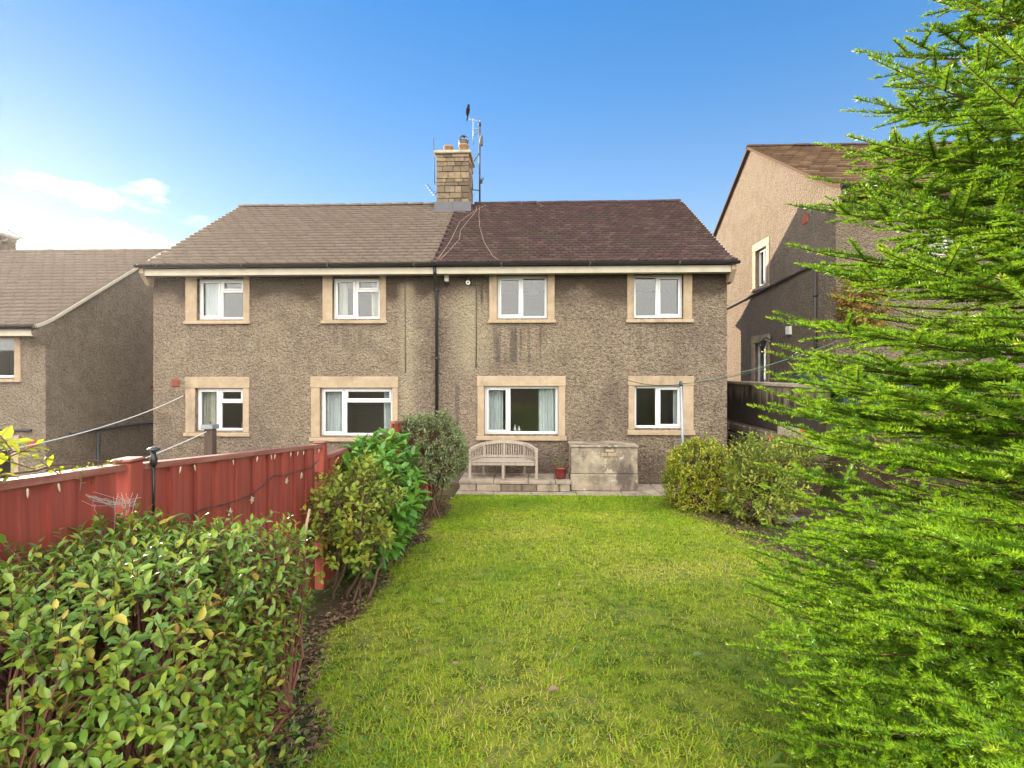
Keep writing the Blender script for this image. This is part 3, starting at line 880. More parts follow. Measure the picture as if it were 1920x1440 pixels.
# ---- neighbouring house downhill on the left
el = Plane('east', -10.9)
lw = [
    dict(pl=fp, fr=(-12.95,-11.62,2.3,3.2), out=(-13.15,-11.47,2.2,3.3), m=.5, lintel=False),
    dict(pl=fp, fr=(-12.95,-11.7,-.25,.75), out=(-13.15,-11.52,-.36,1.0), m=.5),
    dict(pl=el, fr=(15.45,16.5,2.05,3.0), out=(15.25,16.7,1.95,3.2), m=.5, t=.3),
]
house_l, roof_l, PL = house('semi_detached_house', 'lower pebbledash house at the far left with tan roof and blank gable', -19.5, -10.9, Y0, 15.34, 3.44, 6.0, -3.2,
    [(-19.58, -10.82, .205, .30, M['tile_tan'], None, 'tan_tiles')], lw, [(-19.5,-10.85,M['tile_tan'])], M['pebble_left'], M['pebble_left'], None, M['pebble_left'])
chim_l = chimney(house_l, -16.75, -15.8, 14.85, 15.85, 5.75, 6.5, M['chimney_stone'], 9)
g = MB(); g.lathe([(.14,0),(.12,.2),(.145,.22),(.145,.27)], (-16.3,15.3,6.59), 16); g.build('chimney_pot', M['terracotta'], chim_l)
t = thing('roof_aerial', (-15.6,15.2,6.3), 'tilted yagi aerial on the chimney of the left house', 'aerial', 'roof aerials')
g = MB(); g.tube([(-15.8,15.2,6.3),(-15.5,15.2,6.33),(-15.42,15.2,6.4),(-15.42,15.2,6.68)], .014, 6); g.build('mast', M['metal'], t)
g = MB(); yagi(g, (-15.45,15.2,6.66), (-14.75,15.0,6.3), 9, .1); g.build('aerial_array', M['dark_metal'], t)
pipe(house_l, 'waste_pipe', [(-10.86,12.2,.98),(-10.86,14.5,1.0),(-10.86,18.5,.92)], .035, M['dark_metal'])
pipe(house_l, 'waste_pipe', [(-10.86,13.0,.9),(-10.86,13.0,-2)], .04, M['dark_metal'])
pipe(house_l, 'waste_pipe', [(-12.6,11.56,1.15),(-11.2,11.56,1.12)], .03, M['dark_metal'])
g = MB(); g.bbox((-11.3,11.57,.72),(-11.1,11.61,.92), .006); g.build('air_brick', M['brick_red'], house_l)
g = MB(); g.bbox((-10.93,14.9,1.95),(-10.88,15.12,2.05), .006); g.build('air_brick', M['brick_red'], house_l)

# ---- neighbouring house uphill on the right
XR, YRF, YRR = 6.6, 11.8, 16.3
wr = Plane('west', XR); frr = Plane('front', YRF)
rw = [
    dict(pl=wr, fr=(15.2,15.92,4.92,5.98), out=(15.02,16.12,4.8,6.2), m=.5),
    dict(pl=wr, fr=(15.22,15.98,2.05,3.28), out=(15.02,16.2,1.9,3.5), m=.97),
    dict(pl=frr, fr=(8.35,9.6,4.95,6.0), out=(8.2,9.75,4.85,6.1), m=.5, t=.3, lintel=False),
]
house_r, roof_r, PR = house('semi_detached_house', 'tall pebbledash house uphill on the right with sunlit gable and brown roof', XR, 14.5, YRF, YRR, 6.35, 9.2, 1.3,
    [(XR-.08, 14.58, .28, .33, M['tile_brown'], None, 'brown_tiles')], rw, [(XR-.1,14.5,M['tile_brown'])], M['pebble_side'], M['pebble_side'], M['tile_brown'], M['pebble_side'], M['tile_brown'])
pipe(house_r, 'waste_pipe', [(XR-.05,19.5,4.5),(XR-.05,12.6,4.93)], .035, M['pipe'], [(XR-.05,14.5,4.81)])
pipe(house_r, 'downpipe', [(XR-.05,12.55,4.96),(XR-.05,12.55,1.8)], .04, M['pipe'], [(XR-.05,12.55,4.2),(XR-.05,12.55,3.2),(XR-.05,12.55,2.5)])
g = MB(); g.tube([(XR,18.6,4.75),(XR-.12,18.6,4.85),(XR-.2,18.6,4.75),(XR-.12,18.6,4.62)], .05, 8); g.build('vent_pipe_end', M['black'], house_r)
g = MB(); g.bbox((XR-.03,12.98,6.0),(XR+.02,13.2,6.22), .008); vb = g.build('air_brick', M['brick_red'], house_r)
g = MB(); g.bbox((XR-.06,13.75,3.38),(XR+.01,13.98,3.6), .012); g.build('meter_box', M['white_plastic'], house_r)
t = thing('wall_lantern', (XR-.1,14.98,3.2), 'black lantern beside the side door of the right house', 'lantern')
g = MB(); g.tube([(XR,14.95,3.32),(XR-.12,14.95,3.38),(XR-.2,14.95,3.36)], .015, 6); g.bbox((XR-.03,14.9,3.25),(XR-.001,15.0,3.42), .006); g.build('bracket', M['black'], t)
g = MB(); g.lathe([(.0,.13),(.09,.06),(.085,.04),(.07,.03),(.05,-.12),(.02,-.15)], (XR-.2,14.95,3.22), 8, False); g.build('lantern_body', M['black'], t)

# ------------------------------------------------------------------ retaining wall, shed, paths
k = N('streaked_render', .92, .15)
st = k.noise(1.0, 6, .6, scale=(5, 5, .35))
zc = k.xyz()[2]
c = k.mix(k.ramp(k.noise(3, 5), .3, .7), (.19,.155,.105), (.27,.22,.15))
low = k.ramp(k.math('ADD', zc, k.math('MULTIPLY', k.math('SUBTRACT', st, .5), 1.6)), 2.15, 1.75)
c = k.mix(k.math('MULTIPLY', low, .9), c, (.03,.025,.022))
c = k.mix(k.math('MULTIPLY', k.ramp(k.noise(6, 5, .7), .62, .72), .4), c, (.3,.26,.14))
k.color(c).bump(k.noise(30, 5), .4, .02); M['render'] = k.m
M['rubble'] = mat_stone('dark_rubble', (.19,.15,.115), (.09,.07,.055), .6, 7)

t = thing('retaining_wall', (5.3, 12.5, .1), 'stained rendered retaining wall on dark rubble between the two houses', 'wall')
g = MB(); g.bbox((5.2,9.85,1.18),(5.42,18.5,2.12), .01); g.build('rendered_face', M['render'], t)
y = 9.83
while y < 18.4:
    g = MB(); l = random.uniform(.75,1.0); g.bbox((5.15,y+.004,2.123),(5.46,min(y+l-.004,18.5),2.2), .012); g.build('coping_stone', M['concrete'], t); y += l
g = MB(); g.box((5.12,9.86,-.3),(5.4,18.5,1.17)); g.build('rubble_core', M['mortar'], t)
y = 9.8; rr = random.Random(5)
for z0, z1 in ((0.0,.26),(.265,.5),(.505,.72),(.725,.93),(.935,1.165)):
    y = 9.8
    while y < 15.6:
        l = rr.uniform(.22,.5); j = rr.uniform(-.03,.03)
        g = MB(); g.bbox((5.04+j,y+.008,z0+.006),(5.13,y+l-.008,z1-.006), .025); g.build('stone', M['rubble'], t); y += l
for i, (x0, x1) in enumerate(((5.06,5.23),(5.24,5.4))):
    for z0, z1 in ((.5,.8),(.81,1.16)):
        g = MB(); g.bbox((x0,9.74,z0),(x1,9.85,z1-.006), .02); g.build('stone', M['rubble'], t)
t = MB(); t.bbox((-.12,-.32,0),(.12,.32,.17), .015)
tag(t.build('loose_block', M['concrete'], None, Matrix.Translation((5.06,10.55,1.172)) @ Matrix.Rotation(.06,4,'Z')), 'loose mossy stone block lying on the ledge of the retaining wall', 'block')

t = thing('garden_shed', (6.55,10.1,1.75), 'dark green shed with flat sloping roof behind the fir tree', 'shed')
sh0 = 1.2
x = 5.55
while x < 7.6:
    g = MB(); g.bbox((x,9.7,sh0),(x+.142,9.73,2.06), .004); g.build('board', M['shed'], t); x += .145
for X in (5.53, 7.6):
    y = 9.74
    while y < 11.0:
        g = MB(); g.bbox((X,y,sh0),(X+.03,y+.142,2.1), .004); g.build('board', M['shed'], t); y += .145
g = MB(); g.extrude([(5.42,9.58,2.06),(5.42,11.3,2.3),(5.42,11.3,2.36),(5.42,9.58,2.2)], (2.3,0,0)); g.build('roof', M['shed'], t)
g = MB(); g.box((5.56,9.735,sh0),(7.59,11.0,2.05)); g.build('lining', M['old_wood'], t)

# path along the house wall: slabs are pieces of the path
g = MB(); g.box((-1.52,10.46,-.25),(4.6,11.58,-.03)); po = g.build('path', M['mortar']); tag(po, kind='structure')
def slab(x0, x1, y0, y1, z, parent, th=.05, mat='slab'):
    g = MB(); a = random.uniform(-.006,.006); b = random.uniform(-.006,.006)
    g.bbox((x0+.005,y0+.005,z-th),(x1-.005,y1-.005,z), .008)
    for i, v in enumerate(g.v): g.v[i] = (v[0], v[1], v[2] + a*(v[0]-x0) + b*(v[1]-y0))
    g.build('slab', M[mat], parent)
x = -1.5
while x < 4.5:
    w = random.choice((.6,.75,.9)); w = min(w, 4.55-x)
    for (a, b) in ((10.5,10.95),(10.95,11.57)):
        slab(x, x+w, a, b, .02, po)
    x += w
# side path running up the right of the lawn
g = MB(); vs = []
for i in range(3):
    y = 7.9 + i*.86
    slab(3.42+.03*math.sin(i), 4.05+.03*math.sin(i), y, y+.82, float(gz(3.5, y+.4))+.05, po, .07)
# raised bench platform
t = thing('stone_step', (-.25,10.8,.02), 'low stone platform under the bench and the red pot', 'step')
g = MB(); g.box((-1.42,10.74,.021),(.78,11.58,.17)); g.build('step_core', M['mortar'], t)
x = -1.46
while x < .78:
    w = min(random.choice((.55,.7)), .8-x)
    slab(x, x+w, 10.7, 11.58, .235, t, .062)
    x += w
x = -1.45
for w in (.34,.5,.42,.3,.45,.23):
    g = MB(); g.bbox((x+.01,10.715,.025),(x+w-.01,10.76,.168), .012); g.build('stone', M['rubble'] if w in (.42,.3) else M['slab'], t); x += w

# rendered bunker against the wall
k = N('bunker_render', .9, .15)
c = k.mix(k.ramp(k.noise(2.4, 5, .6), .35, .62), (.4,.33,.25), (.22,.18,.14))
c = k.mix(k.math('MULTIPLY', k.ramp(k.noise(2.1, 7, .75, scale=(1,1,.6)), .47, .6), .8), c, (.09,.075,.068))
c = k.mix(k.math('MULTIPLY', k.ramp(k.noise(5.5, 6, .7), .56, .66), .8), c, (.52,.46,.37))
k.color(c).bump(k.noise(18, 5), .5, .03); M['bunker'] = k.m
t = thing('coal_bunker', (1.48,11.2,.03), 'square concrete bunker with stained render beside the red pot', 'bunker')
g = MB(); g.bbox((.8,10.82,.022),(2.16,11.59,.36), .015); g.build('lower_block', M['bunker'], t)
g = MB(); g.bbox((.81,10.83,.364),(2.15,11.59,.895), .015); g.build('upper_block', M['bunker'], t)
g = MB(); g.bbox((.79,10.81,.9),(2.17,11.59,.945), .012); g.build('lid_slab', M['bunker'], t)
for q in ((1.42,1.53,.72,.79),(1.54,1.72,.72,.8),(1.5,1.68,.81,.86)):
    g = MB(); g.bbox((q[0],10.812,q[2]),(q[1],10.84,q[3]), .006); g.build('patch', M['surround'], t)

# ------------------------------------------------------------------ bench (swept back wrapping into the arms)
t = thing('garden_bench', (-.57,11.05,.235), 'weathered wooden garden bench with arched slatted back below the window', 'bench')
bz = .238; bxc = -.57; hw = .7
def back_xy(s):                                         # s in [-1,1] along the back, ends swing forward
    e = max(0, abs(s) - .55) / .45
    return bxc + hw*s*(1 - .03*e), 11.33 - .46*e*e
def back_top(s): return bz + .74 - .12*s*s
n = 28
for nm, off, h, th in (('top_rail', 0, .06, .035), ('back_rail', None, .05, .03)):
    mb = MB(); vs = []; fs = []
    for i in range(n+1):
        s = -1 + 2*i/n; x, y = back_xy(s); x2, y2 = back_xy(s+.01); d = Vector((x2-x, y2-y, 0)).normalized(); nn = Vector((-d.y, d.x, 0))
        zt = back_top(s) if off == 0 else bz + .43
        for a, b in ((-th,-h),(th,-h),(th,0),(-th,0)):
            vs.append((x+nn.x*a, y+nn.y*a, zt+b))
    for i in range(n):
        for q in range(4):
            fs.append((i*4+q, i*4+(q+1)%4, i*4+4+(q+1)%4, i*4+4+q))
    fs += [(3,2,1,0), (n*4,n*4+1,n*4+2,n*4+3)]
    mb.add(vs, fs); mb.build(nm, M['bench'], t)
for i in range(27):
    s = -.93 + 1.86*i/26
    if min(abs(s), abs(abs(s)-.62)) < .03: continue
    x, y = back_xy(s); g = MB(); g.bbox((x-.011,y-.008,bz+.425),(x+.011,y+.008,back_top(s)-.05), .003); g.build('slat', M['bench'], t)
for s in (-.62, 0, .62):
    x, y = back_xy(s); g = MB(); g.bbox((x-.026,y-.025,bz),(x+.026,y+.025,back_top(s)-.055), .005); g.build('rear_leg', M['bench'], t)
for s in (-1, 0, 1):
    x = bxc + (hw-.02)*s; g = MB(); g.bbox((x-.028,10.84,bz),(x+.028,10.9,bz+(.58 if s else .34)), .005); g.build('front_leg', M['bench'], t)
for i in range(7):
    y = 10.86 + i*.066; hx = hw - .03 - (.0 if i < 5 else .1)
    g = MB(); g.bbox((bxc-hx,y,bz+.345),(bxc+hx,y+.056,bz+.368), .004); g.build('seat_slat', M['bench'], t)
g = MB(); g.bbox((bxc-hw+.05,10.868,bz+.28),(bxc+hw-.05,10.892,bz+.343), .004); g.build('seat_rail', M['bench'], t)

# ------------------------------------------------------------------ leaf tools
LV = np.array([(0,0,0),(-.32,.3,.07),(0,.32,-.02),(.32,.3,.07),(-.34,.62,.05),(0,.64,-.05),(.34,.62,.05),(0,1,-.1)], float)
LF = np.array([(0,2,1),(0,3,2),(1,2,5),(1,5,4),(2,3,6),(2,6,5),(4,5,7),(5,6,7)])
def leaf_tpl(width=.45, curl=1.0):
    v = LV.copy(); v[:, 0] *= width / .66; v[:, 2] *= curl; return v
def frames(d, up, roll=.5):
    Y = unit(d)
    Z = up - (up*Y).sum(-1, keepdims=True)*Y + rng.normal(0, roll*.35, d.shape)
    Z = unit(Z - (Z*Y).sum(-1, keepdims=True)*Y)
    X = np.cross(Y, Z)
    return X, Y, Z
def twig_sprays(tips, axes, k, twig, spread=(.7,1.3), up=(0,0,1), upw=.9):
    # k leaves spiralling on each twig end -> positions, directions, normals
    n = len(tips); t = (np.arange(k)+.5)/k
    P = tips[:, None] - axes[:, None]*(t[None, :, None]*twig)
    a = unit(np.cross(axes, np.array([.31,.2,.93]) + rng.normal(0, .2, axes.shape))); b = np.cross(axes, a)
    ph = np.arange(k)*2.4 + rng.uniform(0, 6.28, (n, 1))
    rad = a[:, None]*np.cos(ph)[..., None] + b[:, None]*np.sin(ph)[..., None]
    sp = (spread[0] + (spread[1]-spread[0])*t)[None, :, None] + rng.normal(0, .15, (n, k, 1))
    D = axes[:, None]*np.cos(sp) + rad*np.sin(sp)
    Nn = unit(axes[:, None]*.6 + np.array(up)*upw)*np.ones((n, k, 1))
    return P.reshape(-1, 3), D.reshape(-1, 3), Nn.reshape(-1, 3)
def lump(dirs, seed, amp=.16):
    r = np.random.default_rng(seed); f = np.zeros(len(dirs))
    for i in range(7):
        w = r.normal(0, 1, 3)*(2.2 + i*.9); f += np.sin(dirs @ w + r.uniform(0, 6.28))/(1 + i*.35)
    return 1 + amp*f/1.8
def shell(n, c, rad, seed, power=2.0, lo=.72, zmin=-1.0, amp=.16):
    d = unit(rng.normal(0, 1, (int(n*1.6), 3)))
    d = d[d[:, 2] > zmin][:n]
    se = (np.abs(d)**power).sum(1)**(-1/power)
    r = se*lump(d, seed, amp)*(lo + (1-lo)*rng.random(len(d))**.45)
    P = np.array(c) + d*r[:, None]*np.array(rad)
    nrm = unit(d/np.array(rad))
    return P, nrm
def tubes(paths, radii, nside=4):
    # many thin tapered tubes as one triangle soup
    Vs, Ts, b = [], [], 0
    an = np.arange(nside)*2*np.pi/nside
    for p, r in zip(paths, radii):
        p = np.asarray(p, float); m = len(p)
        t = unit(np.gradient(p, axis=0)); a = unit(np.cross(t, [.3,.9,.31])); bb = np.cross(t, a)
        rr = np.linspace(r[0], r[1], m)
        ring = p[:, None] + (a[:, None]*np.cos(an)[None, :, None] + bb[:, None]*np.sin(an)[None, :, None])*rr[:, None, None]
        Vs.append(ring.reshape(-1, 3))
        i, k_ = np.meshgrid(np.arange(m-1), np.arange(nside), indexing='ij'); k2 = (k_+1) % nside
        q0 = i*nside+k_; q1 = i*nside+k2
        Ts.append(np.concatenate([np.stack([q0, q1, q1+nside], -1).reshape(-1, 3), np.stack([q0, q1+nside, q0+nside], -1).reshape(-1, 3)]) + b)
        b += m*nside
    return np.concatenate(Vs), np.concatenate(Ts)
def obj_np(name, V, T, tint, mat, parent=None, kind=None, smooth=False):
    me = np_mesh(name, V, T, tint, smooth); me.materials.append(mat)
    o = put(bpy.data.objects.new(name, me), parent)
    if kind: o['kind'] = kind
    return o
def bent(a, b, sag=0.0, n=6, wob=.02):
    a, b = np.array(a, float), np.array(b, float)
    t = np.linspace(0, 1, n)[:, None]
    p = a + (b-a)*t
    p[1:-1] += rng.normal(0, wob, (n-2, 3))
    p[:, 2] -= sag*4*(t*(1-t))[:, 0]
    return p

def shrub(name, label, base, c, rad, n_tw, k, leaf, mat, twig=.12, seed=1, width=.45, power=2.2, zmin=-.8, curl=1.0, spread=(.7,1.3), upw=.9,
          twig_mat='twig', stems=9, big=0, amp=.16, axis_up=.35, lo=.72, tint=(0,1), inner=160, thin=0):
    t = thing(name, base, label, 'shrub')
    P, nrm = shell(n_tw, c, rad, seed, power, lo, zmin, amp)
    if thin:                                            # growth thins out towards the bare foot
        kp = rng.random(len(P)) < np.clip((P[:, 2] - base[2])/thin, .25, 1); P, nrm = P[kp], nrm[kp]
    ax = unit(nrm + np.array([0,0,axis_up]) + rng.normal(0, .3, nrm.shape))
    LP, D, Nn = twig_sprays(P, ax, k, twig, spread, upw=upw)
    X, Y, Z = frames(D, Nn)
    S = leaf*rng.uniform(.6, 1.25, len(LP))
    ti = np.clip(tint[0] + (tint[1]-tint[0])*np.repeat(rng.random(len(P)), k)*.55 + rng.random(len(LP))*.45*(tint[1]-tint[0]), 0, .97)
    tv = leaf_tpl(width, curl)
    keep = np.ones(len(LP), bool)
    if big:
        # the leaves that show largest become parts of their own
        cpos = np.array(cam.location); v = cpos - LP; dist = np.linalg.norm(v, axis=1)
        face = np.abs((unit(v)*Z).sum(1)); outw = (unit(v)*np.repeat(nrm, k, 0)).sum(1)
        sc = S/dist*face*(outw > .25)*np.repeat(np.linalg.norm((P-np.array(c))/np.array(rad), axis=1), k)
        pick = np.argsort(-sc)[:big]; keep[pick] = False
        meshes = []
        for j in range(6):
            me = np_mesh('leaf', leaf_tpl(width*(1+.05*(j-2)), curl*(.7+.2*j)), LF, np.full(len(LF), (j+.5)/6*.97), True)
            me.materials.append(mat); meshes.append(me)
        for i in pick:
            m4 = Matrix([[X[i,r]*S[i], Y[i,r]*S[i], Z[i,r]*S[i], LP[i,r]] for r in range(3)] + [[0,0,0,1]])
            put(bpy.data.objects.new('leaf', meshes[min(5, int(ti[i]*6))]), t, m4)
    V, T, tt = scatter(tv, LF, LP[keep], X[keep], Y[keep], Z[keep], S[keep], ti[keep])
    obj_np('leaves', V, T, tt, mat, t, 'stuff', True)
    # stems from the base to twigs
    paths, rads = [], []
    bs = np.array(base)
    forks = [bs + np.array([rng.normal(0, rad[0]*.35), rng.normal(0, rad[1]*.35), (c[2]-base[2])*rng.uniform(.35,.9)]) for _ in range(stems)]
    for f in forks:
        paths.append(bent(bs + np.array([rng.normal(0,.06+rad[0]*.1), rng.normal(0,.06+rad[1]*.1), -.03]), f, 0, 6, .02)); rads.append((.016, .009))
    idx = rng.choice(len(P), min(len(P), inner), False)
    for i in idx:
        f = forks[np.argmin([np.linalg.norm(P[i]-q) for q in forks])]
        paths.append(bent(f, P[i] - ax[i]*twig*.5, -.02, 5, .015)); rads.append((.006, .0025))
    V, T = tubes(paths, rads); obj_np('stems', V, T, None, M[twig_mat], t, None, True)
    V, T = tubes([np.stack([P[i]-ax[i]*twig*1.3, P[i]-ax[i]*twig*.5, P[i]]) for i in range(len(P))], [(.0028,.0014)]*len(P), 3)
    obj_np('twigs', V, T, None, M[twig_mat], t, 'stuff', True)
    return t

M['leaf_hedge'] = mat_leaf('hedge_leaf', [(0,(.085,.18,.028)),(.45,(.16,.28,.035)),(.75,(.28,.36,.04)),(.88,(.42,.38,.05)),(.95,(.42,.24,.03)),(1,(.36,.11,.05))], .22, .34, .5)
M['leaf_laurel'] = mat_leaf('laurel_leaf', [(0,(.09,.23,.03)),(.6,(.16,.36,.04)),(1,(.3,.48,.055))], .22, .25, .55)
M['leaf_yellow'] = mat_leaf('yellow_green_leaf', [(0,(.16,.25,.035)),(.5,(.32,.41,.045)),(.85,(.5,.5,.06)),(1,(.5,.36,.06))], .35, .45, .4, (.3,.3,.03))
M['leaf_grey'] = mat_leaf('grey_green_leaf', [(0,(.15,.2,.08)),(.6,(.26,.32,.14)),(1,(.38,.44,.22))], .25, .55, .3)
M['leaf_pieris'] = mat_leaf('pieris_leaf', [(0,(.22,.31,.03)),(.5,(.42,.5,.035)),(.74,(.58,.54,.05)),(.93,(.35,.12,.03)),(1,(.38,.06,.03))], .3, .4, .4, (.28,.3,.03))
M['leaf_loose'] = mat_leaf('loose_shrub_leaf', [(0,(.19,.28,.04)),(.6,(.34,.42,.05)),(.9,(.5,.46,.07)),(1,(.33,.18,.05))], .35, .45, .35)
M['leaf_vine'] = mat_leaf('vine_leaf', [(0,(.14,.2,.02)),(.7,(.3,.36,.03)),(1,(.4,.4,.05))], .5, .45, .3, (.45,.5,.03))
M['leaf_autumn'] = mat_leaf('autumn_leaf', [(0,(.12,.15,.03)),(.5,(.28,.22,.04)),(1,(.42,.16,.05))], .4, .5, .3, (.4,.25,.03))
M['needle'] = mat_leaf('fir_needle', [(0,(.035,.1,.014)),(.4,(.115,.26,.018)),(.8,(.25,.43,.022)),(1,(.4,.5,.05))], .42, .4, .35, (.36,.56,.015))

shrub('broadleaf_hedge', 'dense broadleaf hedge filling the left foreground below the red fence', (-1.35,1.85,.7), (-1.45,1.86,1.2), (.53,.56,.62), 3700, 8, .041, M['leaf_hedge'],
      twig=.13, seed=4, power=6.0, zmin=-.92, width=.4, big=300, stems=22, axis_up=.35, lo=.7, inner=650, amp=.06, spread=(.8,1.55), thin=.75, twig_mat='red_twig')
shrub('laurel_bush', 'glossy laurel bush with large leaves beside the red fence post', (-1.5,5.6,.4), (-1.64,5.6,1.08), (.43,.7,.64), 270, 7, .145, M['leaf_laurel'],
      twig=.16, seed=7, width=.42, big=160, stems=8, axis_up=.9, inner=90)
shrub('yellow_shrub', 'sparse yellow-green shrub with bare arching twigs in front of the laurel', (-1.5,4.55,.46), (-1.58,4.55,1.18), (.42,.5,.5), 330, 7, .055, M['leaf_yellow'],
      twig=.14, seed=9, width=.5, stems=7, axis_up=.4, lo=.35, inner=110, big=60)
shrub('grey_green_bush', 'rounded grey-green bush with bare brown stems below, next to the bench', (-1.58,8.0,.15), (-1.58,8.0,1.2), (.62,.62,.6), 1500, 8, .055, M['leaf_grey'],
      twig=.12, seed=12, width=.3, stems=26, axis_up=.5, zmin=-.85, inner=380, thin=.95)
shrub('clipped_bush', 'compact bush with red-tipped leaves at the right end of the lawn', (2.8,8.95,.1), (2.82,8.95,.66), (.56,.5,.57), 1400, 8, .055, M['leaf_pieris'],
      twig=.1, seed=15, width=.38, power=2.6, stems=12, axis_up=.5, inner=120, amp=.2)
shrub('loose_bush', 'loose straggly green bush between the compact bush and the fir tree', (3.35,7.9,.2), (3.4,7.95,.78), (.56,.55,.62), 620, 8, .07, M['leaf_loose'],
      twig=.16, seed=18, width=.36, stems=14, axis_up=.5, inner=160, lo=.5, amp=.25)
fu = shrub('fuchsia_bush', 'fuchsia bush with small red flowers in front of the retaining wall', (4.35,9.4,.1), (4.35,9.45,.95), (.75,.5,.5), 420, 7, .05, M['leaf_loose'],
      twig=.16, seed=21, width=.4, stems=14, axis_up=.6, inner=160, lo=.5, amp=.28)
M['flower'] = mat_plain('red_flower', (.5,.02,.06), .6, .3, .1)
for i in range(8):
    g = MB(); g.lathe([(.004,.03),(.012,.02),(.018,-.005),(.03,-.035),(.012,-.02)], (0,0,0), 6)
    a = random.uniform(0, 6.28)
    g.build('flower', M['flower'], fu, Matrix.Translation((4.35+.72*math.cos(a)*random.uniform(.6,1.1), 9.3-.45*random.random(), random.uniform(.95,1.5))) @ Matrix.Scale(1.0,4))
shrub('climbing_plant', 'autumn-tinted climber on the front corner of the right house', (6.95,11.7,1.8), (7.0,11.45,3.75), (.55,.28,.75), 170, 7, .1, M['leaf_autumn'],
      twig=.2, seed=25, width=.6, stems=8, axis_up=.1, inner=60, lo=.4, amp=.3)

# red pot with a small plant
t = thing('plant_pot', (.6,10.98,.236), 'small round red glazed pot on the step beside the bunker', 'pot')
g = MB(); g.lathe([(.085,0),(.115,.08),(.125,.2),(.135,.205),(.135,.24),(.115,.24),(.11,.19),(.0,.19)], (.6,10.98,.237), 20); g.build('pot', M['pot'], t)
t = thing('potted_plant', (.6,10.98,.43), 'wispy grassy plant growing in the small red pot', 'plant')
pths = [bent((.6+rng.normal(0,.03),10.98+rng.normal(0,.03),.43), (.6+rng.normal(0,.1),10.98+rng.normal(0,.1),.43+rng.uniform(.1,.3)), 0, 5, .012) for _ in range(26)]
V, T = tubes(pths, [(.005,.001)]*26, 3); obj_np('blades', V, T, np.full(len(T), .6), M['leaf_grey'], t)

# ------------------------------------------------------------------ red fence
FX = -1.9
def ftop(y):
    return np.interp(y, [0, 2.48, 2.5, 4.72, 4.73, 7.1, 7.11, 10.4], [2.12, 1.965, 1.955, 1.755, 1.64, 1.6, 1.74, 1.5])
t = thing('red_fence', (FX,5,.4), 'red stained close-board fence with worn capping coloured with sky sheen along the left boundary', 'fence')
for yp in (.18, 2.44, 4.74, 7.12, 9.5):
    zt = float(ftop(yp - .03)) + .015; zb = float(gz(FX, yp)) - .1
    g = MB(); g.bbox((FX-.03,yp-.045,zb),(FX+.05,yp+.045,zt), .006); po_ = g.build('post', M['fence'], t)
    g = MB(); g.bbox((FX-.04,yp-.055,zt+.001),(FX+.06,yp+.055,zt+.018), .008); g.build('post_cap', M['fence_cap'], po_)
y = .24; bi_ = 0
while y < 10.2:
    bi_ += 1
    near = [p for p in (2.44, 4.74, 7.12, 9.5) if abs(p - y - .06) < .11]
    if near: y = near[0] + .052; continue
    w = .118; z1 = float(ftop(y+.06)); zb = float(gz(FX, y)) + .02
    g = MB(); tl = random.uniform(-.003,.003)
    x0 = FX + (.0 if bi_ % 2 else .019) + tl
    e = min(y + w, min([p for p in (2.44,4.74,7.12,9.5,11) if p > y]) - .051)
    if e - y < .02: y = e + .01; continue
    y0_ = y
    sl = float(ftop(e) - ftop(y))
    g.extrude([(x0,y,zb),(x0,e,zb),(x0,e,z1-.02+sl/2),(x0,y,z1-.02-sl/2)], (.016,0,0)); g.build('board', M['fence'], t)
    y = e - .014 if w - .02 < e - y0_ else e + .002
for a, b in ((.24,2.38),(2.5,4.68),(4.8,7.06),(7.18,9.44)):
    za, zb = float(ftop(a)), float(ftop(b))
    g = MB(); g.extrude([(FX-.03,a,za-.018),(FX+.045,a,za-.018),(FX+.045,a,za+.012),(FX-.03,a,za+.012)], (0,b-a,zb-za)); g.build('capping', M['fence_cap'], t)
    for dz in (.3, 1.0):
        g = MB(); g.extrude([(FX-.05,a,za-dz),(FX-.002,a,za-dz),(FX-.002,a,za-dz+.07),(FX-.05,a,za-dz+.07)], (0,b-a,zb-za)); g.build('rail', M['fence'], t)

# solar lamp hung on the post
t = thing('solar_lamp', (FX+.1,2.6,1.9), 'slim black solar lamp fixed beside the fence post', 'lamp')
lx, ly = FX+.065, 2.53
MB().tube([(lx,ly,1.7),(lx,ly,1.95)], [.006,.008], 10).build('stem', M['black'], t)
MB().lathe([(.012,1.95),(.017,1.965),(.017,1.99),(.012,2.0),(.011,2.02)], (lx,ly,0), 14).build('lantern_body', M['black'], t)
MB().lathe([(.012,2.02),(.027,2.025),(.029,2.033),(.012,2.042)], (lx,ly,0), 14).build('lamp_top', M['dark_metal'], t)

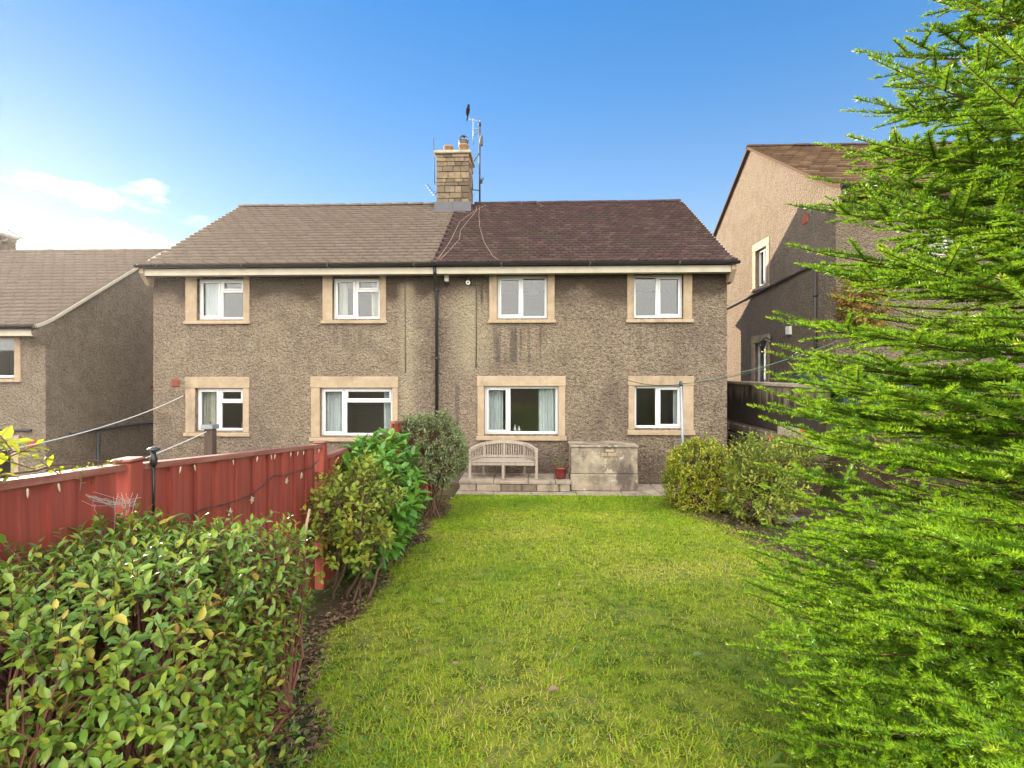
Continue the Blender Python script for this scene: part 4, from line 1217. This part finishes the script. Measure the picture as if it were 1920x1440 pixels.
# string of star lights on the fence
t = thing('string_lights', (FX+.05,3.4,1.6), 'string of small pale star lights looped along the red fence', 'string lights')
wp = [(2.72,1.42),(2.8,1.62),(2.95,1.63),(3.2,1.60),(3.45,1.59),(3.65,1.62),(3.8,1.66),(3.95,1.63),(4.2,1.62),(4.45,1.6),(4.6,1.64)]
MB().tube([(FX+.04,y,z) for y, z in wp], .0035, 5).build('wire', M['dark_metal'], t)
M['star'] = mat_plain('pale_star', (.6,.5,.36), .4, .4, .1)
sm = MB(); pts = []
for i in range(10):
    r = .026 if i % 2 == 0 else .011; a = math.pi/2 + i*math.pi/5
    pts.append((0, r*math.cos(a), r*math.sin(a)))
sm.extrude(pts, (.006,0,0)); sme = sm.mesh('star'); sme.materials.append(M['star'])
for y, z in ((2.83,1.53),(3.22,1.545),(3.48,1.56),(3.98,1.585),(4.24,1.575)):
    put(bpy.data.objects.new('star', sme), t, Matrix.Translation((FX+.045,y,z)) @ Matrix.Rotation(random.uniform(-.5,.5),4,'X'))
    MB().tube([(FX+.045,y,z+.02),(FX+.042,y,float(np.interp(y,[p[0] for p in wp],[p[1] for p in wp])))], .002, 4).build('dropper', M['dark_metal'], t)
# icicle clips along the capping
im = MB(); im.lathe([(.001,-.03),(.0035,-.02),(.004,0),(.002,.006)], (0,0,0), 6); ime = im.mesh('clip'); ime.materials.append(M['star'])
for i in range(19):
    y = 1.75 + i*.16 + random.uniform(-.06,.06)
    if abs(y-2.44) < .08 or random.random() < .2: continue
    put(bpy.data.objects.new('clip', ime), t, Matrix.Translation((FX+.056,y,float(ftop(y))-.03)) @ Matrix.Rotation(random.uniform(-.4,.4),4,'X'))

# spider web torn across the fence
t = thing('cobweb', (FX+.1,2.2,1.75), 'tattered pale cobweb strands in front of the red fence', 'cobweb')
pa = [bent((FX+.2,2.0+rng.normal(0,.02),1.93+rng.normal(0,.008)), (FX+.08,2.4+rng.normal(0,.02),1.81+rng.normal(0,.012)), .02, 6, .006) for _ in range(12)]
pa += [bent((FX+.15,2.2+rng.normal(0,.06),1.87+rng.normal(0,.02)), (FX+.13,2.22+rng.normal(0,.08),1.75+rng.normal(0,.04)), 0, 5, .006) for _ in range(12)]
V, T = tubes(pa, [(.0009,.0006)]*len(pa), 3); obj_np('strands', V, T, None, M['rope'], t)

# leaning pale stick and stump by the fence
t = MB(); t.tube([(-1.66,3.72,.5),(-1.67,3.72,.85),(-1.64,3.76,1.15),(-1.6,3.8,1.42)], [.017,.015,.013,.009], 7)
M['stick'] = mat_plain('pale_stick', (.5,.38,.24), .8, .2, .2, 20, .4)
tag(t.build('stick', M['stick']), 'pale bare stick leaning upright before the red fence', 'stick')

# ------------------------------------------------------------------ washing lines
t = thing('washing_line_post', (2.75,9.8,.05), 'thin grey metal washing line post in front of the lower right window', 'post')
MB().tube([(2.79,9.8,0),(2.72,9.8,2.2)], .026, 10).build('pole', M['metal'], t)
MB().lathe([(.03,2.17),(.035,2.2),(.03,2.25),(.0,2.26)], (2.72,9.8,0), 10).build('cap', M['dark_metal'], t)
def line(name, a, b, sag, mat, lab, r=.006):
    V, T = tubes([bent(a, b, sag, 24, 0)], [(r, r)], 6)
    o = obj_np(name, V, T, None, mat, None, None, True); return tag(o, lab, 'washing line')
line('washing_line', (2.72,9.8,2.19), (6.72,11.7,3.15), .1, M['green_line'], 'green washing line stretched from the metal post to the right house')
line('washing_line', (2.72,9.8,2.2), (2.06,11.57,2.26), .06, M['dark_metal'], 'short dark line between the metal post and the window surround', .007)
line('washing_line', (2.72,9.8,2.21), (6.64,12.1,3.25), .22, M['dark_metal'], 'thin dark line sagging beside the green washing line', .007)
t = thing('timber_post', (-5.65,9.2,-.9), 'short dark timber post with metal cap standing behind the red fence', 'post')
MB().bbox((-5.72,9.12,-1.0),(-5.57,9.27,1.42), .012).build('post', M['old_wood'], t)
MB().bbox((-5.75,9.08,1.422),(-5.54,9.3,1.5), .012).build('post_cap', M['metal'], t)
line('washing_line', (-7.72,11.56,1.9), (-6.7,5.0,1.42), .22, M['rope'], 'white washing line sagging from the wide house beside its air brick towards the left edge', .009)
line('washing_line', (-5.66,9.1,1.38), (-5.2,4.3,1.05), .08, M['rope'], 'white washing line running left from the dark timber post', .009)

# climber spilling over the fence top
t = thing('vine', (FX,1.9,2.05), 'bright yellow-green vine leaves spilling over the fence top at the far left', 'vine')
tips = np.array([(FX+rng.normal(.02,.05), rng.uniform(1.55,2.05), 2.06+abs(rng.normal(0,.06))) for _ in range(22)] + [(FX+.01+rng.normal(0,.02), y, float(ftop(y))+.03) for y in rng.uniform(2.0,2.42,9)])
ax = unit(rng.normal(0,.5,tips.shape) + np.array([.2,.2,.5]))
P_, D_, N_ = twig_sprays(tips, ax, 5, .08, (.8,1.4))
X_, Y_, Z_ = frames(D_, N_)
V, T, tt = scatter(leaf_tpl(.42), LF, P_, X_, Y_, Z_, np.where(np.arange(len(P_)) < 110, .06, .028)*rng.uniform(.6,1.2,len(P_)), rng.random(len(P_)))
obj_np('leaves', V, T, tt, M['leaf_vine'], t, 'stuff', True)
V, T = tubes([bent((FX-.05,1.5,1.9),(FX,2.0,2.1),-.05,8,.02), bent((FX,1.8,2.05),(FX+.01,2.42,2.0),0,8,.008)] + [np.stack([p-a*.1, p-a*.05, p]) for p, a in zip(tips, ax)], [(.006,.003)]*2 + [(.003,.0015)]*len(tips), 4)
obj_np('stems', V, T, None, M['twig'], t, None, True)

# ------------------------------------------------------------------ fir tree
def shoot_tpl(L, seed, dens=560):
    r = np.random.default_rng(seed); n = int(L*dens)
    s = np.sort(r.uniform(.0, 1, n))*L
    ph = r.normal(0, 1.0, n)*1.05                      # 0 = straight up; needles part to the sides and fill the top
    ph = np.where(r.random(n) < .55, np.sign(ph)*(1.25 + r.normal(0, .3, n)), ph)
    fw = r.uniform(.2, .6, n)                        # forward lean
    end = np.clip((s/L - .86)/.14, 0, 1)
    fw = fw + end*.9
    ln = r.uniform(.018, .025, n)*(1 - .15*end)
    d = np.stack([np.sin(ph)*np.cos(fw), np.sin(fw), np.cos(ph)*np.cos(fw)], -1)
    base = np.stack([np.zeros(n), s, np.zeros(n)], -1)
    side = unit(np.cross(d, np.stack([np.sin(ph)*.3, np.zeros(n), np.cos(ph)], -1) + r.normal(0, .35, (n, 3))))
    w = .0030
    V = np.stack([base - side*w, base + d*ln[:, None], base + side*w], 1).reshape(-1, 3)
    a = np.arange(n)*3
    T = np.stack([a, a+1, a+2], -1)
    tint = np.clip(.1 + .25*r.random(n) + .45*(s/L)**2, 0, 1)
    return V, T, tint
LENS = (.09, .14, .2, .28)
TPL = [[shoot_tpl(l, 31*i + 7*j, 760 if j < 3 else 260) for j in range(6)] for i, l in enumerate(LENS)]
TX, TY = 2.4, 2.1
TG = float(gz(TX, TY))
shoots = []                                            # (pos, dir, up, length, bright)
stems_p, stems_r = [], []
far_side = []
rf = np.random.default_rng(77)
UP = np.array([0,0,1.0])
def crown_r(z): return np.interp(z, [.65, .95, 1.5, 2.4, 3.3, 4.1, 5.0, 5.7], [1.04, 1.37, 1.36, 1.21, .97, .68, .33, .03])
cam_az = math.atan2(-TY, -TX)
h = .78
while h < 5.5:
    nb = int(np.interp(h, [.7, 2.5, 5.4], [19, 19, 10]))
    a0 = rf.uniform(0, 6.28)
    for i in range(nb):
        az = a0 + 6.283*(i + rf.uniform(-.25,.25))/nb
        zb = h + rf.uniform(-.07,.07)
        back = math.cos(az - cam_az) < -.1; nb0 = len(shoots)
        L = crown_r(zb)*rf.uniform(.84, 1.08)
        e0 = np.interp(zb, [.7, 1.6, 3.2, 5.4], [-.05, .02, .2, .75]) + rf.normal(0, .06)
        curve = np.interp(zb, [.7, 2, 5], [.28, .22, .05])
        m = 8
        s = np.linspace(0, L, m)
        el_ = e0 - .22 + (curve + .22)*(s/L)**1.3
        dirs = np.stack([np.cos(az)*np.cos(el_), np.sin(az)*np.cos(el_), np.sin(el_)], -1)
        pts = np.array([TX, TY, zb]) + np.concatenate([[np.zeros(3)], np.cumsum(dirs[:-1]*(L/(m-1)), 0)])
        if pts[-1, 2] < TG + .06: pts[:, 2] += (TG + .06 - pts[-1, 2])*(s/L)
        stems_p.append(pts); stems_r.append((.009*L+.003, .0022))
        at = lambda q: np.array([np.interp(q, s, pts[:, c]) for c in range(3)])
        dr = lambda q: unit(np.array([np.interp(q, s, dirs[:, c]) for c in range(3)]))
        q = max(.06, .3*L)
        gap = .15 if back else .07
        side = 1
        # leading shoots along the axis
        tl = min(.2, .1 + .1*L)
        shoots.append((at(L), dr(L), UP, tl, 1.0))
        stems_p.append(np.stack([at(L), at(L)+dr(L)*tl*.5, at(L)+dr(L)*tl])); stems_r.append((.003,.0016))
        q2 = L - .02
        while q2 > .45*L:
            shoots.append((at(q2-.18), dr(q2), UP, .2, q2/L*.8)); q2 -= .18
        while q < L - .01:
            rest = L - q
            ll = min(.36, .13 + .66*rest)*rf.uniform(.75, 1.1)
            d = dr(q); lat = unit(np.cross(UP, d))*side
            ld = unit(d*.62 + lat*.78 + UP*rf.normal(.03, .13))
            p = at(q)
            stems_p.append(np.stack([p, p+ld*ll*.5, p+ld*ll])); stems_r.append((.0045,.0018))
            nseg = max(1, int(round(ll/.24)))
            for j in range(nseg):
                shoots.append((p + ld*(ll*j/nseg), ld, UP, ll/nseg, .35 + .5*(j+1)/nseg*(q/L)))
            if ll > .17 and not back:
                for j in range(int(ll/.1)):
                    pp = p + ld*(.05 + j*.1)
                    sd = unit(ld*.6 + unit(np.cross(UP, ld))*(1 if j % 2 else -1)*.75 + UP*rf.normal(.05,.15))
                    sl = min(.2, .08 + .6*(ll - .05 - j*.1))
                    shoots.append((pp, sd, UP, sl, .5))
                    stems_p.append(np.stack([pp, pp+sd*sl*.5, pp+sd*sl])); stems_r.append((.0022,.0013))
            side = -side
            q += gap*rf.uniform(.8, 1.2)
        far_side += [back]*(len(shoots) - nb0)
    h += np.interp(h, [.7, 3, 5.4], [.15, .145, .16])
t = thing('fir_tree', (TX, TY, TG), 'bright green fir tree filling the right foreground', 'tree')
tr = [np.array([TX + .01*math.sin(z*2), TY + .01*math.cos(z*3), z]) for z in np.linspace(TG-.1, 5.75, 12)]
V, T = tubes([np.array(tr)], [(.075, .006)], 10); obj_np('trunk', V, T, None, M['bark'], t, None, True)
V, T = tubes(stems_p, stems_r, 3); obj_np('branches', V, T, None, M['fir_twig'], t, 'stuff', True)
SP = np.array([x[0] for x in shoots]); SD = np.array([x[1] for x in shoots]); SU = np.array([x[2] for x in shoots])
SL = np.array([x[3] for x in shoots]); SB = np.array([x[4] for x in shoots])
X_, Y_, Z_ = frames(SD, SU, .5)
which = np.argmin(np.abs(SL[:, None] - np.array(LENS)[None]), 1)
var = rf.integers(0, 3, len(SL)) + 3*np.array(far_side)
parts = []
for i in range(4):
    for j in range(6):
        m = (which == i) & (var == j)
        if not m.any(): continue
        tv, tf, tt = TPL[i][j]
        S = np.stack([np.ones(m.sum()), SL[m]/LENS[i], np.ones(m.sum())], -1)
        V, T, _ = scatter(tv, tf, SP[m], X_[m], Y_[m], Z_[m], S, np.zeros(m.sum()))
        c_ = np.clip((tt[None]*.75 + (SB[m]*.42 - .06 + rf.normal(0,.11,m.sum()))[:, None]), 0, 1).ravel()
        parts.append((V, T, c_))
V, T, tt = join(parts)
print('fir shoots', len(shoots), 'tris', len(T))
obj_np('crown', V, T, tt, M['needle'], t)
# resinous buds at the shoot tips
bi = rf.choice(np.where(SB > .7)[0], 420, False)
BV = np.array([(-.5,0,0),(.5,0,0),(0,0,-.5),(0,0,.5),(0,1.4,0)]); BF = np.array([(0,2,4),(2,1,4),(1,3,4),(3,0,4)])
V, T, tt = scatter(BV, BF, SP[bi]+SD[bi]*SL[bi][:, None], X_[bi], Y_[bi], Z_[bi], np.full(len(bi), .007), np.zeros(len(bi)))
M['bud'] = mat_plain('fir_bud', (.42,.24,.1), .6, .3, .1)
obj_np('buds', V, T, None, M['bud'], t, 'stuff')

# ------------------------------------------------------------------ grass
n = 300000
yy = 1.0 + 9.4*rng.random(n)**2.1
xx = rng.uniform(-1.6, 2.8, n)
ok = in_lawn(xx + rng.normal(0,.05,n), yy) & (np.abs(xx) < 1.15*yy + .3)
xx, yy = xx[ok], yy[ok]; n = len(xx)
def vnoise(x, y, f, seed):
    r = np.random.default_rng(seed); o = np.zeros_like(x)
    for i in range(6):
        a = r.uniform(0, 6.28); q = f*(.6 + .35*i); o += np.sin((x*math.cos(a)+y*math.sin(a))*q + r.uniform(0,6.28) + 1.3*np.sin((x*math.sin(a)-y*math.cos(a))*q*.7))
    return o/6
pa = vnoise(xx, yy, 3.0, 5)
keep = rng.random(n) < np.clip(.7 + .5*pa, .42, 1)
xx, yy, pa = xx[keep], yy[keep], pa[keep]; n = len(xx)
hgt = rng.uniform(.016,.048,n)*(1 + .5*np.clip(vnoise(xx,yy,4.5,9),-.5,1))*np.interp(yy,[1,4,10],[1,1.1,1.3])*np.where(yy > 9.6, 1.5, 1)
ang = rng.uniform(0, 6.283, n); lean = rng.uniform(.35, 1.35, n)
D_ = np.stack([np.cos(ang)*np.sin(lean), np.sin(ang)*np.sin(lean), np.cos(lean)], -1)
P_ = np.stack([xx, yy, gz(xx, yy) + .004], -1)
X_ = np.stack([-np.sin(ang), np.cos(ang), 0*ang], -1); Z_ = np.cross(X_, D_)
BV = np.array([(-.5,0,0),(.5,0,0),(-.38,.5,.06),(.38,.5,.06),(0,1,.25)]); BF = np.array([(0,1,3),(0,3,2),(2,3,4)])
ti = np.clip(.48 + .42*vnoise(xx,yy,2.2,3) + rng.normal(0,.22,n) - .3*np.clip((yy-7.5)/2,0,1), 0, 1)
wd = rng.uniform(.003,.0055,n)*np.interp(yy,[1,5,10],[1,1.5,2.6])
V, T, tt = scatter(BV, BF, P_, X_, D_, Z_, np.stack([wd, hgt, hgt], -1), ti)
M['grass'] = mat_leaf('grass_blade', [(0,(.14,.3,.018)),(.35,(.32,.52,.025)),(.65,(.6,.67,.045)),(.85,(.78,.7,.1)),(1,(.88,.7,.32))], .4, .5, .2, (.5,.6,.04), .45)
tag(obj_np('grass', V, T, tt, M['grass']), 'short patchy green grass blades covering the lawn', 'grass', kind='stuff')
# clover and small weeds mixed in, denser to the front left
n = 27000
yy = 1.2 + 7*rng.random(n)**2.2; xx = rng.uniform(-1.5, 2.6, n)
ok = in_lawn(xx, yy) & (vnoise(xx, yy, 3.4, 21) + .25*(xx < -.2) > .05)
xx, yy = xx[ok], yy[ok]; n = len(xx)
ang = rng.uniform(0, 6.283, n); lean = rng.uniform(.9, 1.5, n)
D_ = np.stack([np.cos(ang)*np.sin(lean), np.sin(ang)*np.sin(lean), np.cos(lean)], -1)
X_, Y_, Z_ = frames(D_, np.tile(UP, (n,1)))
V, T, tt = scatter(leaf_tpl(.6,.6), LF, np.stack([xx,yy,gz(xx,yy)+rng.uniform(.01,.035,n)],-1), X_, Y_, Z_, rng.uniform(.009,.024,n), rng.random(n)*.8)
M['clover'] = mat_leaf('clover_leaf', [(0,(.14,.29,.05)),(.6,(.24,.4,.055)),(1,(.38,.5,.09))], .25, .4, .4, None, .6)
tag(obj_np('clover', V, T, tt, M['clover'], None, None, True), 'tiny clover and weed leaves among the grass', 'clover', kind='stuff')
# leaf litter in the beds
n = 6800
sel = rng.random(n) < .55
yy = np.where(sel, rng.uniform(1.5, 10, n), rng.uniform(4.5, 9.5, n))
l, r = lawn_edges(yy)
xx = np.where(sel, l - np.abs(rng.normal(0,.22,n)) + .06, r + np.abs(rng.normal(0,.55,n)) - .2)
ang = rng.uniform(0, 6.283, n); lean = rng.normal(1.45,.22,n)
D_ = np.stack([np.cos(ang)*np.sin(lean), np.sin(ang)*np.sin(lean), np.cos(lean)], -1)
X_, Y_, Z_ = frames(D_, np.tile(UP, (n,1)), 1.0)
V, T, tt = scatter(leaf_tpl(.5,1.6), LF, np.stack([xx,yy,gz(xx,yy)+rng.uniform(.004,.025,n)],-1), X_, Y_, Z_, rng.uniform(.018,.05,n), rng.random(n))
M['litter'] = mat_leaf('dead_leaf', [(0,(.1,.055,.035)),(.5,(.2,.115,.07)),(.8,(.3,.19,.12)),(.92,(.12,.15,.03)),(1,(.4,.32,.22))], .1, .7, .2)
tag(obj_np('leaf_litter', V, T, tt, M['litter'], None, None, True), 'brown dead leaves scattered over the soil beds', 'leaf litter', kind='stuff')
# single fallen leaves one can pick out on the lawn
M['fallen'] = mat_plain('fallen_leaf', (.4,.25,.16), .7, .2, .15, 40)
M['fallen_green'] = mat_plain('fallen_green_leaf', (.2,.27,.08), .9, .05, .15, 40)
for (x, y, s, m_, lab) in ((.16,2.97,.075,'fallen','pale brown fallen leaf in the middle of the near lawn'),(1.02,3.42,.075,'fallen_green','pale green fallen leaf near the right side of the lawn'),
    (-.44,3.25,.05,'fallen','small pinkish fallen leaf left of the middle of the lawn'),(-.27,2.98,.04,'fallen','tiny brown fallen leaf beside the pale brown one'),(-.72,4.3,.09,'fallen_green','pale green fallen leaf at the left lawn edge'),
    (.5,5.1,.05,'fallen','small brown fallen leaf far down the lawn')):
    ang = random.uniform(0, 6.28)
    me = np_mesh('fallen_leaf', leaf_tpl(.62, 1.4), LF, None, True); me.materials.append(M[m_])
    o = put(bpy.data.objects.new('fallen_leaf', me), None, Matrix.Translation((x, y, float(gz(x,y))+.035)) @ Matrix.Rotation(ang,4,'Z') @ Matrix.Rotation(.25,4,'X') @ Matrix.Scale(s,4))
    tag(o, lab, 'leaf', 'fallen leaves on the lawn')
# broad-leaved weed by the fir
t = thing('broadleaf_weed', (1.02,2.35,.66), 'low weed with long strappy pale leaves at the lawn edge by the fir', 'weed')
for a, l_ in ((2.5,.17),(3.3,.14),(4.4,.12),(5.3,.11)):
    me = np_mesh('leaf', leaf_tpl(.24,.8), LF, np.full(len(LF),.25), True); me.materials.append(M['leaf_loose'])
    put(bpy.data.objects.new('leaf', me), t, Matrix.Translation((1.02,2.35,float(gz(1.02,2.35))+.03)) @ Matrix.Rotation(a,4,'Z') @ Matrix.Rotation(.3,4,'X') @ Matrix.Scale(l_,4))

# ------------------------------------------------------------------ thin haze added for the glow of the low sun
hm = bpy.data.materials.new('haze_air'); hm.use_nodes = True
hn = hm.node_tree.nodes; hn.remove(hn['Principled BSDF'])
pv = hn.new('ShaderNodeVolumePrincipled'); pv.inputs['Color'].default_value = (.96, .97, 1, 1)
pv.inputs['Density'].default_value = HAZE; pv.inputs['Anisotropy'].default_value = 0.72
hm.node_tree.links.new(pv.outputs[0], hn['Material Output'].inputs['Volume'])
g = MB(); g.box((-905, -905, -80), (905, 905, 12.5))
tag(g.build('haze', hm), 'thin pale haze added over the gardens and roofs for the sun glow', 'haze', kind='stuff')
